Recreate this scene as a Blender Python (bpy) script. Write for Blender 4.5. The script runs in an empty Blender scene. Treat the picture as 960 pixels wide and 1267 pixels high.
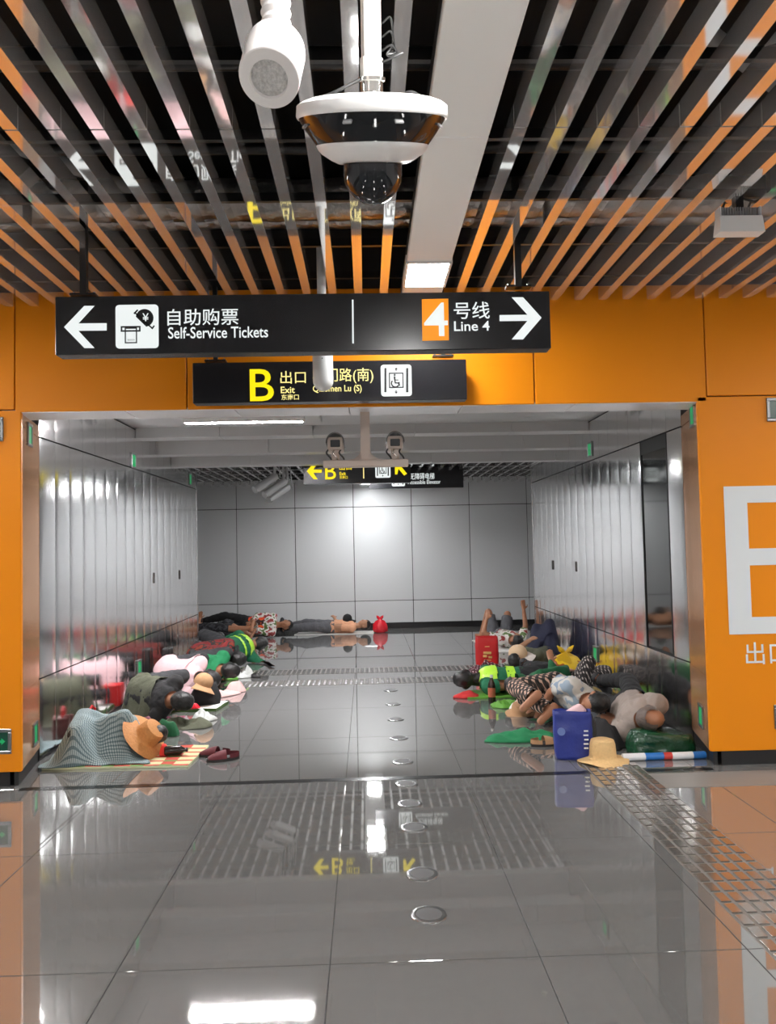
import bpy, bmesh, math, random
import numpy as np
from mathutils import Vector, Matrix, noise
from mathutils.bvhtree import BVHTree
random.seed(7)
S = bpy.context.scene
COL = S.collection

# ------------------------------------------------------------------ camera
IW, IH, FPX, CAMH = 960.0, 1267.0, 955.0, 1.55
YAW, PITCH, ROLL = 0.02914, 0.04283, math.radians(1.2)
_fw = Vector((math.sin(YAW)*math.cos(PITCH), math.cos(YAW)*math.cos(PITCH), math.sin(PITCH)))
_r0 = Vector((math.cos(YAW), -math.sin(YAW), 0)); _u0 = _r0.cross(_fw)
_r = math.cos(ROLL)*_r0 - math.sin(ROLL)*_u0
_u = math.sin(ROLL)*_r0 + math.cos(ROLL)*_u0
CAM = Vector((0, 0, CAMH))
cd = bpy.data.cameras.new('camera'); cam = bpy.data.objects.new('camera', cd); COL.objects.link(cam)
M = Matrix((_r, _u, -_fw)).transposed().to_4x4(); M.translation = CAM
cam.matrix_world = M
cd.sensor_fit = 'VERTICAL'; cd.sensor_height = 24.0; cd.lens = FPX*24.0/IH; cd.clip_start = 0.02
S.camera = cam
# ------------------------------------------------------------------ world, exposure
wd = bpy.data.worlds.new('World'); S.world = wd; wd.use_nodes = True
wd.node_tree.nodes['Background'].inputs[0].default_value = (0.93, 0.96, 1.0, 1)
wd.node_tree.nodes['Background'].inputs[1].default_value = 0.0
S.view_settings.view_transform = 'Standard'; S.view_settings.look = 'None'
S.view_settings.gamma = 1.0; S.view_settings.use_curve_mapping = False
S.view_settings.exposure = 0.0
LAMP_HALL, LAMP_PASS, LAMP_FAR = 112.0, 540.0, 118.0

# ------------------------------------------------------------------ measuring helpers
def ray(x, y): return _fw + _r*((x-IW/2)/FPX) + _u*((IH/2-y)/FPX)
def P(x, y, Y):
    d = ray(x, y); return CAM + d*(Y/d.y)
def G(x, y, z=0.0):
    d = ray(x, y); return CAM + d*((z-CAMH)/d.z)
def X_(x, y, X):
    d = ray(x, y); return CAM + d*(X/d.x)

# ------------------------------------------------------------------ materials
def new_mat(name):
    m = bpy.data.materials.new(name); m.use_nodes = True
    nt = m.node_tree; b = nt.nodes['Principled BSDF']
    return m, nt, b
def mat(name, col, rough=0.5, metal=0.0, emit=0.0, bump=0.0, bscale=20.0, vary=0.0, vscale=6.0, stretch=(1,1,1), ior=None, coat=0.0, rvary=0.0, ecol=None):
    m, nt, b = new_mat(name)
    L = nt.links.new
    b.inputs['Base Color'].default_value = (*col, 1); b.inputs['Roughness'].default_value = rough
    b.inputs['Metallic'].default_value = metal
    if ior: b.inputs['IOR'].default_value = ior
    if coat: b.inputs['Coat Weight'].default_value = coat; b.inputs['Coat Roughness'].default_value = 0.08
    if emit:
        b.inputs['Emission Color'].default_value = (*(ecol or col), 1); b.inputs['Emission Strength'].default_value = emit
    if bump or vary or rvary:
        g = nt.nodes.new('ShaderNodeNewGeometry'); mp = nt.nodes.new('ShaderNodeMapping')
        mp.inputs['Scale'].default_value = stretch; L(g.outputs['Position'], mp.inputs['Vector'])
    if bump:
        n = nt.nodes.new('ShaderNodeTexNoise'); n.inputs['Scale'].default_value = bscale; n.inputs['Detail'].default_value = 3
        L(mp.outputs[0], n.inputs['Vector'])
        bp = nt.nodes.new('ShaderNodeBump'); bp.inputs['Strength'].default_value = 1.0; bp.inputs['Distance'].default_value = bump
        L(n.outputs[0], bp.inputs['Height']); L(bp.outputs[0], b.inputs['Normal'])
    if vary:
        n2 = nt.nodes.new('ShaderNodeTexNoise'); n2.inputs['Scale'].default_value = vscale; n2.inputs['Detail'].default_value = 5
        L(mp.outputs[0], n2.inputs['Vector'])
        mx = nt.nodes.new('ShaderNodeMix'); mx.data_type = 'RGBA'
        mx.inputs['A'].default_value = (*[c*(1-vary) for c in col], 1); mx.inputs['B'].default_value = (*[min(1, c*(1+vary)) for c in col], 1)
        L(n2.outputs[0], mx.inputs['Factor']); L(mx.outputs['Result'], b.inputs['Base Color'])
    if rvary:
        n3 = nt.nodes.new('ShaderNodeTexNoise'); n3.inputs['Scale'].default_value = vscale*1.7
        L(mp.outputs[0], n3.inputs['Vector'])
        mr = nt.nodes.new('ShaderNodeMapRange'); mr.inputs['To Min'].default_value = max(0.02, rough-rvary); mr.inputs['To Max'].default_value = rough+rvary
        L(n3.outputs[0], mr.inputs['Value']); L(mr.outputs[0], b.inputs['Roughness'])
    return m
def cloth(name, col, vary=0.25, bump=0.004, bscale=30, rough=0.85): return mat(name, col, rough, bump=bump, bscale=bscale, vary=vary, vscale=9)
def plaid(name, c1, c2, c3, s, wa=0.5, wb=0.5, coord='UV', tilt=0.0, bump=0.003):
    """two crossing stripe sets; wa/wb = stripe share"""
    m, nt, b = new_mat(name); L = nt.links.new
    tc = nt.nodes.new('ShaderNodeTexCoord'); mp = nt.nodes.new('ShaderNodeMapping')
    mp.inputs['Scale'].default_value = (s, s, s); mp.inputs['Rotation'].default_value = (0.0, tilt, tilt)
    L(tc.outputs[coord], mp.inputs['Vector'])
    sx = nt.nodes.new('ShaderNodeSeparateXYZ'); L(mp.outputs[0], sx.inputs[0])
    outs = []
    for k, w in ((0, wa), (1, wb)):
        fr = nt.nodes.new('ShaderNodeMath'); fr.operation = 'FRACT'; L(sx.outputs[k], fr.inputs[0])
        lt = nt.nodes.new('ShaderNodeMath'); lt.operation = 'LESS_THAN'; lt.inputs[1].default_value = w; L(fr.outputs[0], lt.inputs[0])
        outs.append(lt)
    ad = nt.nodes.new('ShaderNodeMath'); ad.operation = 'ADD'; L(outs[0].outputs[0], ad.inputs[0]); L(outs[1].outputs[0], ad.inputs[1])
    hf = nt.nodes.new('ShaderNodeMath'); hf.operation = 'MULTIPLY'; hf.inputs[1].default_value = 0.5; L(ad.outputs[0], hf.inputs[0])
    cr = nt.nodes.new('ShaderNodeValToRGB'); cr.color_ramp.interpolation = 'CONSTANT'
    e = cr.color_ramp.elements; e[0].position = 0; e[0].color = (*c1, 1); e[1].position = 0.4; e[1].color = (*c2, 1)
    e2 = e.new(0.9); e2.color = (*c3, 1)
    L(hf.outputs[0], cr.inputs[0]); L(cr.outputs[0], b.inputs['Base Color'])
    b.inputs['Roughness'].default_value = 0.85
    n = nt.nodes.new('ShaderNodeTexNoise'); n.inputs['Scale'].default_value = 25
    bp = nt.nodes.new('ShaderNodeBump'); bp.inputs['Distance'].default_value = bump; L(n.outputs[0], bp.inputs['Height']); L(bp.outputs[0], b.inputs['Normal'])
    return m
def patchy(name, cols, scale, rough=0.85, stretch=(1,1,1), bump=0.003):
    """blotches of several colours (camouflage, flowered prints)"""
    m, nt, b = new_mat(name); L = nt.links.new
    g = nt.nodes.new('ShaderNodeNewGeometry'); mp = nt.nodes.new('ShaderNodeMapping'); mp.inputs['Scale'].default_value = stretch
    L(g.outputs['Position'], mp.inputs['Vector'])
    n = nt.nodes.new('ShaderNodeTexNoise'); n.inputs['Scale'].default_value = scale; n.inputs['Detail'].default_value = 1.5
    L(mp.outputs[0], n.inputs['Vector'])
    cr = nt.nodes.new('ShaderNodeValToRGB'); cr.color_ramp.interpolation = 'CONSTANT'
    e = cr.color_ramp.elements
    k = len(cols)
    pos = [0.0]+[0.5+(i-k/2)*0.34/k for i in range(1, k)]
    e[0].position = 0; e[0].color = (*cols[0], 1); e[1].position = pos[1]; e[1].color = (*cols[1], 1)
    for i in range(2, k):
        q = e.new(pos[i]); q.color = (*cols[i], 1)
    L(n.outputs[0], cr.inputs[0]); L(cr.outputs[0], b.inputs['Base Color']); b.inputs['Roughness'].default_value = rough
    bp = nt.nodes.new('ShaderNodeBump'); bp.inputs['Distance'].default_value = bump; L(n.outputs[0], bp.inputs['Height']); L(bp.outputs[0], b.inputs['Normal'])
    return m

MT = {}
MT['orange'] = mat('orange_enamel', (0.76, 0.245, 0.005), 0.38, vary=0.04, vscale=1.5)
MT['orange'].node_tree.nodes['Principled BSDF'].inputs['Specular IOR Level'].default_value = 0.2
MT['black'] = mat('black_paint', (0.010, 0.010, 0.011), 0.35)
MT['void'] = mat('black_soffit', (0.006, 0.006, 0.007), 0.6)
MT['sign_black'] = mat('sign_black', (0.012, 0.012, 0.014), 0.22)
MT['steel'] = mat('polished_steel', (0.95, 0.95, 0.955), 0.14, 1.0, bump=0.0012, bscale=1.0, stretch=(5, 5, 0.9))
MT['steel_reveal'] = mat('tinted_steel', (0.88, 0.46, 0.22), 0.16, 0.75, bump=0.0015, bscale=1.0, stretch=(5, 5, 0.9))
MT['steel_frame'] = mat('steel_frame', (0.55, 0.55, 0.56), 0.25, 1.0)
MT['slat'] = mat('slat_aluminium', (0.95, 0.945, 0.94), 0.05, 0.76, bump=0.0003, bscale=4)
MT['slat_side'] = MT['slat']
MT['beam'] = mat('beam_panel', (0.86, 0.90, 0.895), 0.42)
MT['grey_panel'] = mat('grey_ceiling_panel', (0.42, 0.42, 0.42), 0.38)
MT['lt_panel'] = MT['grey_panel']
MT['enamel'] = mat('white_enamel', (0.66, 0.67, 0.68), 0.32, vary=0.02, vscale=1)
MT['joint'] = mat('joint_dark', (0.03, 0.03, 0.03), 0.7)
MT['tile'] = mat('granite', (0.345, 0.342, 0.332), 0.03, 0.65, vary=0.08, vscale=22, rvary=0.012, ior=2.5)
MT['grout'] = mat('grout', (0.05, 0.05, 0.05), 0.8)
MT['tact_base'] = mat('tactile_base', (0.19, 0.18, 0.165), 0.35)
MT['tact'] = mat('tactile_plate', (0.40, 0.37, 0.34), 0.12, 0.85)
MT['stud'] = mat('stud_metal', (0.42, 0.42, 0.42), 0.22, 1.0)
MT['stud_in'] = mat('stud_lens', (0.07, 0.07, 0.07), 0.5)
MT['foil'] = mat('duct_foil', (0.62, 0.60, 0.58), 0.3, 1.0, bump=0.03, bscale=14)
MT['cream'] = mat('cream_plastic', (0.72, 0.70, 0.65), 0.38)
MT['white'] = mat('white_plastic', (0.78, 0.78, 0.77), 0.35)
MT['spk'] = mat('speaker_white', (0.80, 0.77, 0.75), 0.32)
MT['spk_face'] = MT['spk']
MT['lens_face'] = mat('frosted_lens', (0.60, 0.59, 0.57), 0.3, bump=0.01, bscale=120, vary=0.5, vscale=140)
MT['dark_glass'] = mat('smoked_glass', (0.012, 0.014, 0.017), 0.05)
MT['chrome'] = mat('chrome', (0.75, 0.74, 0.7), 0.15, 1.0)
MT['cable'] = mat('cable', (0.012, 0.012, 0.012), 0.5)
MT['ptz'] = mat('housing_taupe', (0.42, 0.34, 0.29), 0.4)
MT['ptz_dark'] = mat('housing_dark', (0.05, 0.045, 0.042), 0.4)
MT['cam_grey'] = mat('camera_grey', (0.30, 0.30, 0.30), 0.4)
MT['antenna'] = mat('antenna_grey', (0.62, 0.64, 0.64), 0.35)
MT['lamp'] = mat('lamp_panel', (1, 1, 1), 0.5, emit=LAMP_HALL, ecol=(1.0, 0.985, 0.97))
MT['tube'] = mat('lamp_tube', (1, 1, 1), 0.5, emit=LAMP_PASS, ecol=(1.0, 0.97, 0.98))
MT['lampfar'] = mat('lamp_far', (1, 1, 1), 0.5, emit=LAMP_FAR, ecol=(0.98, 0.99, 1.0))
MT['e_white'] = mat('backlit_white', (0.15, 0.15, 0.15), 0.5, emit=0.86, ecol=(0.93, 0.99, 0.98))
MT['e_yellow'] = mat('backlit_yellow', (0.15, 0.12, 0), 0.5, emit=1.0, ecol=(1.0, 0.80, 0.0))
MT['e_cream'] = mat('backlit_cream', (0.15, 0.13, 0.06), 0.5, emit=1.0, ecol=(1.0, 0.86, 0.30))
MT['e_orange'] = mat('backlit_orange', (0.15, 0.05, 0), 0.5, emit=0.95, ecol=(1.0, 0.31, 0.002))
MT['e_green'] = mat('backlit_green', (0.0, 0.10, 0.03), 0.4, emit=0.38, ecol=(0.0, 0.75, 0.22))
MT['green_print'] = mat('green_print', (0.10, 0.45, 0.2), 0.4)
MT['ind_frame'] = mat('indicator_frame', (0.22, 0.22, 0.22), 0.3, 0.8)
MT['green_dark'] = mat('green_unlit', (0.004, 0.06, 0.035), 0.25)
MT['print_white'] = mat('print_white', (0.66, 0.70, 0.72), 0.45)
MT['ink'] = mat('ink_black', (0.01, 0.01, 0.012), 0.5)
MT['door_glass'] = mat('dark_mirror', (0.16, 0.165, 0.16), 0.06, 1.0)
# people and belongings
MT['skin'] = mat('skin', (0.36, 0.16, 0.085), 0.5, vary=0.12, vscale=14)
MT['skin_b'] = mat('skin_tan', (0.42, 0.21, 0.12), 0.5, vary=0.12, vscale=14)
MT['hair'] = mat('hair_black', (0.010, 0.009, 0.009), 0.45, bump=0.004, bscale=90)
MT['hair_grey'] = mat('hair_grey', (0.13, 0.10, 0.085), 0.55, bump=0.004, bscale=90)
MT['c_black'] = cloth('cloth_black', (0.012, 0.012, 0.013))
MT['c_char'] = cloth('cloth_charcoal', (0.030, 0.031, 0.034))
MT['c_grey'] = cloth('cloth_grey', (0.10, 0.10, 0.11))
MT['c_taupe'] = cloth('cloth_taupe', (0.30, 0.25, 0.22), vary=0.12)
MT['c_olive'] = cloth('cloth_olive', (0.075, 0.08, 0.05))
MT['c_navy'] = cloth('cloth_navy', (0.010, 0.012, 0.035))
MT['c_maroon'] = patchy('cloth_maroon', [(0.13, 0.012, 0.014), (0.20, 0.016, 0.016), (0.02, 0.02, 0.02), (0.22, 0.03, 0.012)], 9)
MT['c_green'] = cloth('cloth_green', (0.006, 0.17, 0.06))
MT['c_dgreen'] = cloth('cloth_dark_green', (0.008, 0.10, 0.035))
MT['c_pink'] = cloth('cloth_pale_pink', (0.66, 0.45, 0.47), vary=0.08)
MT['c_pinkt'] = cloth('towel_pink', (0.70, 0.46, 0.44), vary=0.08, bump=0.006)
MT['c_white'] = cloth('cloth_white', (0.70, 0.70, 0.68), vary=0.1)
MT['c_orange'] = patchy('cloth_orange', [(0.70, 0.06, 0.015), (0.80, 0.11, 0.02), (0.05, 0.02, 0.02)], 7)
MT['c_peach'] = cloth('cloth_peach', (0.68, 0.34, 0.20), vary=0.1)
MT['c_red'] = cloth('cloth_red', (0.45, 0.02, 0.02))
MT['vest'] = cloth('vest_green', (0.006, 0.115, 0.05), vary=0.15)
MT['hivis'] = mat('reflective_lime', (0.42, 0.75, 0.05), 0.4, emit=0.0)
MT['camo'] = patchy('camo_white_blue', [(0.24, 0.31, 0.40), (0.56, 0.55, 0.50), (0.60, 0.58, 0.54), (0.30, 0.38, 0.46)], 8)
MT['dark_print'] = patchy('dark_print', [(0.012, 0.012, 0.014), (0.02, 0.02, 0.024), (0.06, 0.06, 0.07)], 22)
MT['light_print'] = patchy('light_print', [(0.30, 0.05, 0.05), (0.62, 0.58, 0.55), (0.70, 0.66, 0.62), (0.10, 0.16, 0.05)], 12)
MT['blanket'] = plaid('blanket_check', (0.32, 0.39, 0.39), (0.13, 0.19, 0.205), (0.05, 0.09, 0.105), 1.0, 0.4, 0.4)
MT['plaid_bw'] = plaid('plaid_black_beige', (0.55, 0.36, 0.27), (0.05, 0.04, 0.035), (0.012, 0.012, 0.012), 24, 0.5, 0.5, 'Object', 0.5)
MT['check_small'] = plaid('check_small', (0.50, 0.44, 0.41), (0.04, 0.034, 0.034), (0.015, 0.012, 0.012), 38, 0.6, 0.6, 'Object', 0.4)
MT['check_red'] = plaid('check_red', (0.45, 0.34, 0.36), (0.10, 0.02, 0.03), (0.03, 0.01, 0.012), 32, 0.6, 0.6, 'Object', 0.4)
MT['straw'] = mat('straw', (0.50, 0.215, 0.06), 0.7, bump=0.004, bscale=60, vary=0.25, vscale=60)
MT['straw_l'] = mat('straw_pale', (0.66, 0.44, 0.20), 0.75, bump=0.004, bscale=60, vary=0.18, vscale=60)
MT['tan'] = cloth('cloth_tan', (0.42, 0.24, 0.12), vary=0.1)
MT['beige'] = cloth('cloth_beige', (0.62, 0.44, 0.28), vary=0.08)
MT['capwhite'] = cloth('cap_white', (0.66, 0.60, 0.55), vary=0.06)
MT['tote'] = mat('tote_blue', (0.012, 0.026, 0.20), 0.42, bump=0.008, bscale=14, vary=0.2)
MT['redbag'] = mat('bag_red', (0.50, 0.012, 0.014), 0.35, bump=0.008, bscale=14, vary=0.2)
MT['plastic_red'] = mat('plastic_red', (0.72, 0.015, 0.03), 0.25, bump=0.02, bscale=18, vary=0.25)
MT['plastic_yel'] = patchy('plastic_yellow', [(0.55, 0.33, 0.01), (0.72, 0.47, 0.012), (0.75, 0.50, 0.015), (0.35, 0.08, 0.01)], 8, rough=0.3, bump=0.02)
MT['plastic_green'] = mat('plastic_green', (0.006, 0.050, 0.020), 0.18, bump=0.02, bscale=16)
MT['bag_black'] = mat('bag_black', (0.014, 0.013, 0.013), 0.45)
MT['bag_maroon'] = mat('bag_maroon', (0.09, 0.012, 0.010), 0.45)
MT['gold'] = mat('gold_print', (0.60, 0.36, 0.12), 0.4)
MT['magenta'] = mat('magenta', (0.50, 0.015, 0.12), 0.3, bump=0.006, bscale=20)
MT['mat_col'] = plaid('mat_stripes', (0.55, 0.50, 0.28), (0.42, 0.05, 0.03), (0.10, 0.22, 0.05), 5, 0.45, 0.3)
MT['mat_green'] = mat('mat_green', (0.045, 0.10, 0.015), 0.6, vary=0.3)
MT['mat_lime'] = mat('mat_lime', (0.10, 0.30, 0.03), 0.6, vary=0.3)
MT['mat_white'] = mat('paper_white', (0.70, 0.69, 0.66), 0.6, vary=0.12)
MT['mat_edge'] = mat('mat_foam', (0.55, 0.60, 0.38), 0.6)
MT['roll_white'] = mat('roll_white', (0.75, 0.77, 0.80), 0.4)
MT['roll_blue'] = mat('roll_blue', (0.02, 0.16, 0.50), 0.4)
MT['roll_red'] = mat('roll_red', (0.55, 0.04, 0.03), 0.4)
MT['bottle_dark'] = mat('bottle_dark', (0.02, 0.012, 0.01), 0.12)
MT['bottle_label'] = mat('bottle_label', (0.40, 0.10, 0.05), 0.4, vary=0.3, vscale=30)
MT['clear'] = mat('clear_plastic', (0.55, 0.57, 0.55), 0.15)
MT['shoe_red'] = mat('shoe_maroon', (0.10, 0.008, 0.014), 0.7, vary=0.2)
MT['sole'] = mat('sole_black', (0.02, 0.018, 0.018), 0.6)
MT['flower'] = mat('flower_red', (0.75, 0.03, 0.02), 0.6)
MT['shoe_dark'] = mat('shoe_dark', (0.02, 0.02, 0.022), 0.6)
MT['mauve'] = cloth('cloth_mauve', (0.16, 0.05, 0.065))

# ------------------------------------------------------------------ mesh helpers
class MB:
    def __init__(s): s.v = []; s.f = []
    def add(s, vs, fs):
        o = len(s.v); s.v += [tuple(v) for v in vs]; s.f += [tuple(i+o for i in f) for f in fs]; return s
    def box(s, x0, x1, y0, y1, z0, z1):
        return s.add([(x0,y0,z0),(x1,y0,z0),(x1,y1,z0),(x0,y1,z0),(x0,y0,z1),(x1,y0,z1),(x1,y1,z1),(x0,y1,z1)],
                     [(0,3,2,1),(4,5,6,7),(0,1,5,4),(1,2,6,5),(2,3,7,6),(3,0,4,7)])
    def bev(s, x0, x1, y0, y1, z0, z1, b, seg=2):
        bm = bmesh.new(); bmesh.ops.create_cube(bm, size=1)
        for v in bm.verts: v.co = Vector(((x0+x1)/2+v.co.x*(x1-x0), (y0+y1)/2+v.co.y*(y1-y0), (z0+z1)/2+v.co.z*(z1-z0)))
        bmesh.ops.bevel(bm, geom=list(bm.edges), offset=b, segments=seg, affect='EDGES', profile=0.5)
        bm.verts.index_update(); s.add([v.co[:] for v in bm.verts], [[v.index for v in f.verts] for f in bm.faces]); bm.free(); return s
    def tube(s, pts, r, n=10, caps=True):
        pts = [Vector(p) for p in pts]; m = len(pts)
        rr = r if isinstance(r, (list, tuple)) else [r]*m
        vs = []; prev = None
        for i, p in enumerate(pts):
            t = (pts[min(i+1, m-1)]-pts[max(i-1, 0)]).normalized()
            if prev is None:
                a = t.orthogonal().normalized()
            else:
                a = (prev - t*prev.dot(t)).normalized()
            prev = a; b = t.cross(a)
            for k in range(n):
                w = 2*math.pi*k/n; vs.append(p + (a*math.cos(w)+b*math.sin(w))*rr[i])
        fs = []
        for i in range(m-1):
            for k in range(n): fs.append((i*n+k, i*n+(k+1)%n, (i+1)*n+(k+1)%n, (i+1)*n+k))
        if caps: fs.append(tuple(range(n-1, -1, -1))); fs.append(tuple(range((m-1)*n, m*n)))
        return s.add(vs, fs)
    def lathe(s, prof, c=(0,0,0), n=32, mtx=None, wav=None, caps=True):
        vs = []; fs = []; c = Vector(c); m = len(prof)
        for r, z in prof:
            for k in range(n):
                w = 2*math.pi*k/n; p = Vector((r*math.cos(w), r*math.sin(w), z))
                if wav: p = wav(p, r, w)
                if mtx is not None: p = mtx @ p
                vs.append(p+c)
        for i in range(m-1):
            for k in range(n): fs.append((i*n+k, i*n+(k+1)%n, (i+1)*n+(k+1)%n, (i+1)*n+k))
        if caps: fs.append(tuple(range(n-1, -1, -1))); fs.append(tuple(range((m-1)*n, m*n)))
        return s.add(vs, fs)
    def poly(s, pts, y0, y1):
        """extrude an XZ polygon from y0 to y1"""
        n = len(pts)
        return s.add([(x, y0, z) for x, z in pts]+[(x, y1, z) for x, z in pts],
                     [tuple(range(n)), tuple(range(2*n-1, n-1, -1))]+[(i, i+n, (i+1)%n+n, (i+1)%n) for i in range(n)])
    def xform(s, mtx):
        s.v = [tuple(mtx @ Vector(v)) for v in s.v]; return s
    def build(s, name, m, parent=None, smooth=False, base=None, uv=None):
        me = bpy.data.meshes.new(name)
        if parent is not None: org = wloc(parent)
        elif base is not None: org = Vector(base)
        else:
            a = np.array(s.v); lo, hi = a.min(0), a.max(0); org = Vector(((lo[0]+hi[0])/2, (lo[1]+hi[1])/2, lo[2]))
        me.from_pydata([(v[0]-org.x, v[1]-org.y, v[2]-org.z) for v in s.v], [], s.f)
        me.update()
        bm = bmesh.new(); bm.from_mesh(me); bmesh.ops.recalc_face_normals(bm, faces=list(bm.faces)); bm.to_mesh(me); bm.free()
        if uv is not None:
            l = me.uv_layers.new(name='uv')
            for lp in me.loops: l.data[lp.index].uv = uv[lp.vertex_index]
        if smooth:
            me.polygons.foreach_set('use_smooth', [True]*len(me.polygons))
            if smooth != 'full': me.set_sharp_from_angle(angle=math.radians(40))
        me.materials.append(m if not isinstance(m, str) else MT[m])
        o = bpy.data.objects.new(name, me); COL.objects.link(o)
        if parent is not None: o.parent = parent
        else: o.location = org
        return o
def smooth_pts(pts, n=6):
    p = [Vector(q) for q in pts]; p = [p[0]*2-p[1]]+p+[p[-1]*2-p[-2]]; out = []
    for i in range(1, len(p)-2):
        for k in range(n):
            t = k/n; a, b, c, d = p[i-1], p[i], p[i+1], p[i+2]
            out.append(0.5*((2*b)+(c-a)*t+(2*a-5*b+4*c-d)*t*t+(3*b-a-3*c+d)*t**3))
    return out+[p[-2]]
def wloc(o):
    v = Vector(o.location)
    while o.parent is not None: o = o.parent; v += Vector(o.location)
    return v
def empty(name, loc):
    o = bpy.data.objects.new(name, None); COL.objects.link(o); o.location = loc; o.empty_display_size = 0.1; return o
def tag(o, label, cat, group=None):
    o['label'] = label; o['category'] = cat
    if group: o['group'] = group
    return o
def struct(o): o['kind'] = 'structure'; return o
def box(name, m, parent, *b): return MB().box(*b).build(name, m, parent)
def inst(name, me, parent, off, rz=0.0):
    """another object on shared mesh data; off is in world space"""
    o = bpy.data.objects.new(name, me); COL.objects.link(o)
    if parent is not None: o.parent = parent; o.location = Vector(off)-wloc(parent)
    else: o.location = off
    o.rotation_euler.z = rz
    return o
def mesh_local(name, mb, m, smooth=False):
    o = mb.build(name, m, None, smooth, base=(0,0,0)); me = o.data; bpy.data.objects.remove(o); return me
def text(s, x0, x1, z0, z1, y, m, parent, bold=0.0, depth=0.003, name='lettering'):
    cu = bpy.data.curves.new('t', 'FONT'); cu.body = s; cu.size = 1.0; cu.offset = bold; cu.resolution_u = 4; cu.extrude = 0.0
    o = bpy.data.objects.new('t', cu); COL.objects.link(o)
    dg = bpy.context.evaluated_depsgraph_get(); dg.update()
    me0 = o.evaluated_get(dg).to_mesh()
    vs = [v.co[:] for v in me0.vertices]; fs = [list(p.vertices) for p in me0.polygons]
    o.evaluated_get(dg).to_mesh_clear(); bpy.data.objects.remove(o)
    a = np.array(vs); lo, hi = a.min(0), a.max(0); w = hi-lo
    mb = MB()
    mb.add([(x0+(v[0]-lo[0])/w[0]*(x1-x0), y, z0+(v[1]-lo[1])/w[1]*(z1-z0)) for v in vs], fs)
    return mb.build(name, m, parent)
def prect(x0, y0, x1, y1, Y):
    a = P(x0, y0, Y); b = P(x1, y1, Y); return (a.x, b.x, b.z, a.z)     # x0 x1 z0 z1
def rrect(x0, x1, z0, z1, r, n=5):
    pts = []
    for cx, cz, a0 in ((x1-r, z0+r, -90), (x1-r, z1-r, 0), (x0+r, z1-r, 90), (x0+r, z0+r, 180)):
        for k in range(n+1):
            w = math.radians(a0+90*k/n); pts.append((cx+r*math.cos(w), cz+r*math.sin(w)))
    return pts

# ================================================================== SETTING
YF = 5.25                 # face of the orange wall
WX = 2.45                 # half width of the passage
YE = 11.3                 # where the passage opens into the cross corridor
YB = 14.45                # far wall
ZS = 3.22                 # underside of the ceiling slats
# ---- floor
fl = struct(MB().box(-6.5, 6.5, -4.0, YB+0.1, -0.12, -0.004).build('floor', 'grout', None, base=(0, 0, 0)))
TW, TL = 0.785, 1.13
tm = mesh_local('floor_tile', MB().bev(0.0015, TW-0.0015, 0.0015, TL-0.0015, -0.003, 0.0, 0.0012, 1), 'tile')
nx0 = -8
for i in range(-8, 9):
    for j in range(-6, 11):
        x = -0.165+i*TW; y = 2.94+j*TL
        if x+TW > 6.6 or x < -6.6: continue
        if abs(x+TW/2) > 4.2 and y < 3: continue
        if abs(x+TW/2) > 3.6 and YF+0.3 < y < YE-1.4: continue
        inst('floor_tile', tm, fl, (x, y, 0))
# shutter channel across the opening
MB().box(-2.30, 2.30, 5.17, 5.235, -0.003, 0.0015).build('threshold_channel', mat('channel', (0.05, 0.05, 0.05), 0.2, 0.8), fl)
# tactile paving along the right side
xa = 1.47
tb = struct(MB().box(xa, xa+0.37, 0.2, 5.40, -0.002, 0.002).build('tactile_paving', 'tact_base', None))
pm = mesh_local('tactile_plate', MB().bev(0.008, 0.0535, 0.009, 0.091, 0.0, 0.006, 0.002, 1), 'tact')
for j in range(49):
    for i in range(6):
        y = 5.30-j*0.10
        if y < 0.5: continue
        inst('tactile_plate', pm, tb, (xa+0.0615*i, y, 0.002))
MB().box(xa+0.37, 3.9, 4.83, 5.13, -0.002, 0.002).build('cross_strip', 'tact_base', tb)
for q, (y0, y1) in enumerate(((8.73, 9.08), (9.50, 9.88))):
    t = struct(MB().box(-1.55, 1.62, y0, y1, -0.002, 0.003).build('cross_paving', 'tact_base', None))
    mb = MB()
    nx = 52
    for i in range(nx):
        for j in range(5):
            cx = -1.52+i*0.06; cy = y0+0.035+j*0.068
            mb.lathe([(0.022, 0.003), (0.018, 0.008), (0.006, 0.0095)], (cx, cy, 0), 8)
    so = mb.build('tactile_studs', 'stud', t, True); so['kind'] = 'stuff'
# floor marker discs
dm1 = mesh_local('rim', MB().lathe([(0.075, 0.0), (0.075, 0.004), (0.066, 0.006), (0.055, 0.0045)], n=28), 'stud', True)
dm2 = mesh_local('lens', MB().lathe([(0.055, 0.0), (0.055, 0.0048), (0.03, 0.0056), (0.004, 0.006)], n=24), 'stud_in', True)
for (px, py) in ((531, 1132), (521.7, 1081.7), (512, 1024), (507.3, 994.7), (503, 970), (499, 942.5), (495.5, 913), (491, 890), (488, 871), (484.5, 854)):
    p = G(px, py); e = empty('floor_marker', (0.232, p.y, 0.0))
    tag(e, 'round flush steel evacuation marker set in the grey floor tiles', 'floor marker', 'round floor markers in a line')
    inst('rim', dm1, e, wloc(e)); inst('lens', dm2, e, wloc(e))

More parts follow.
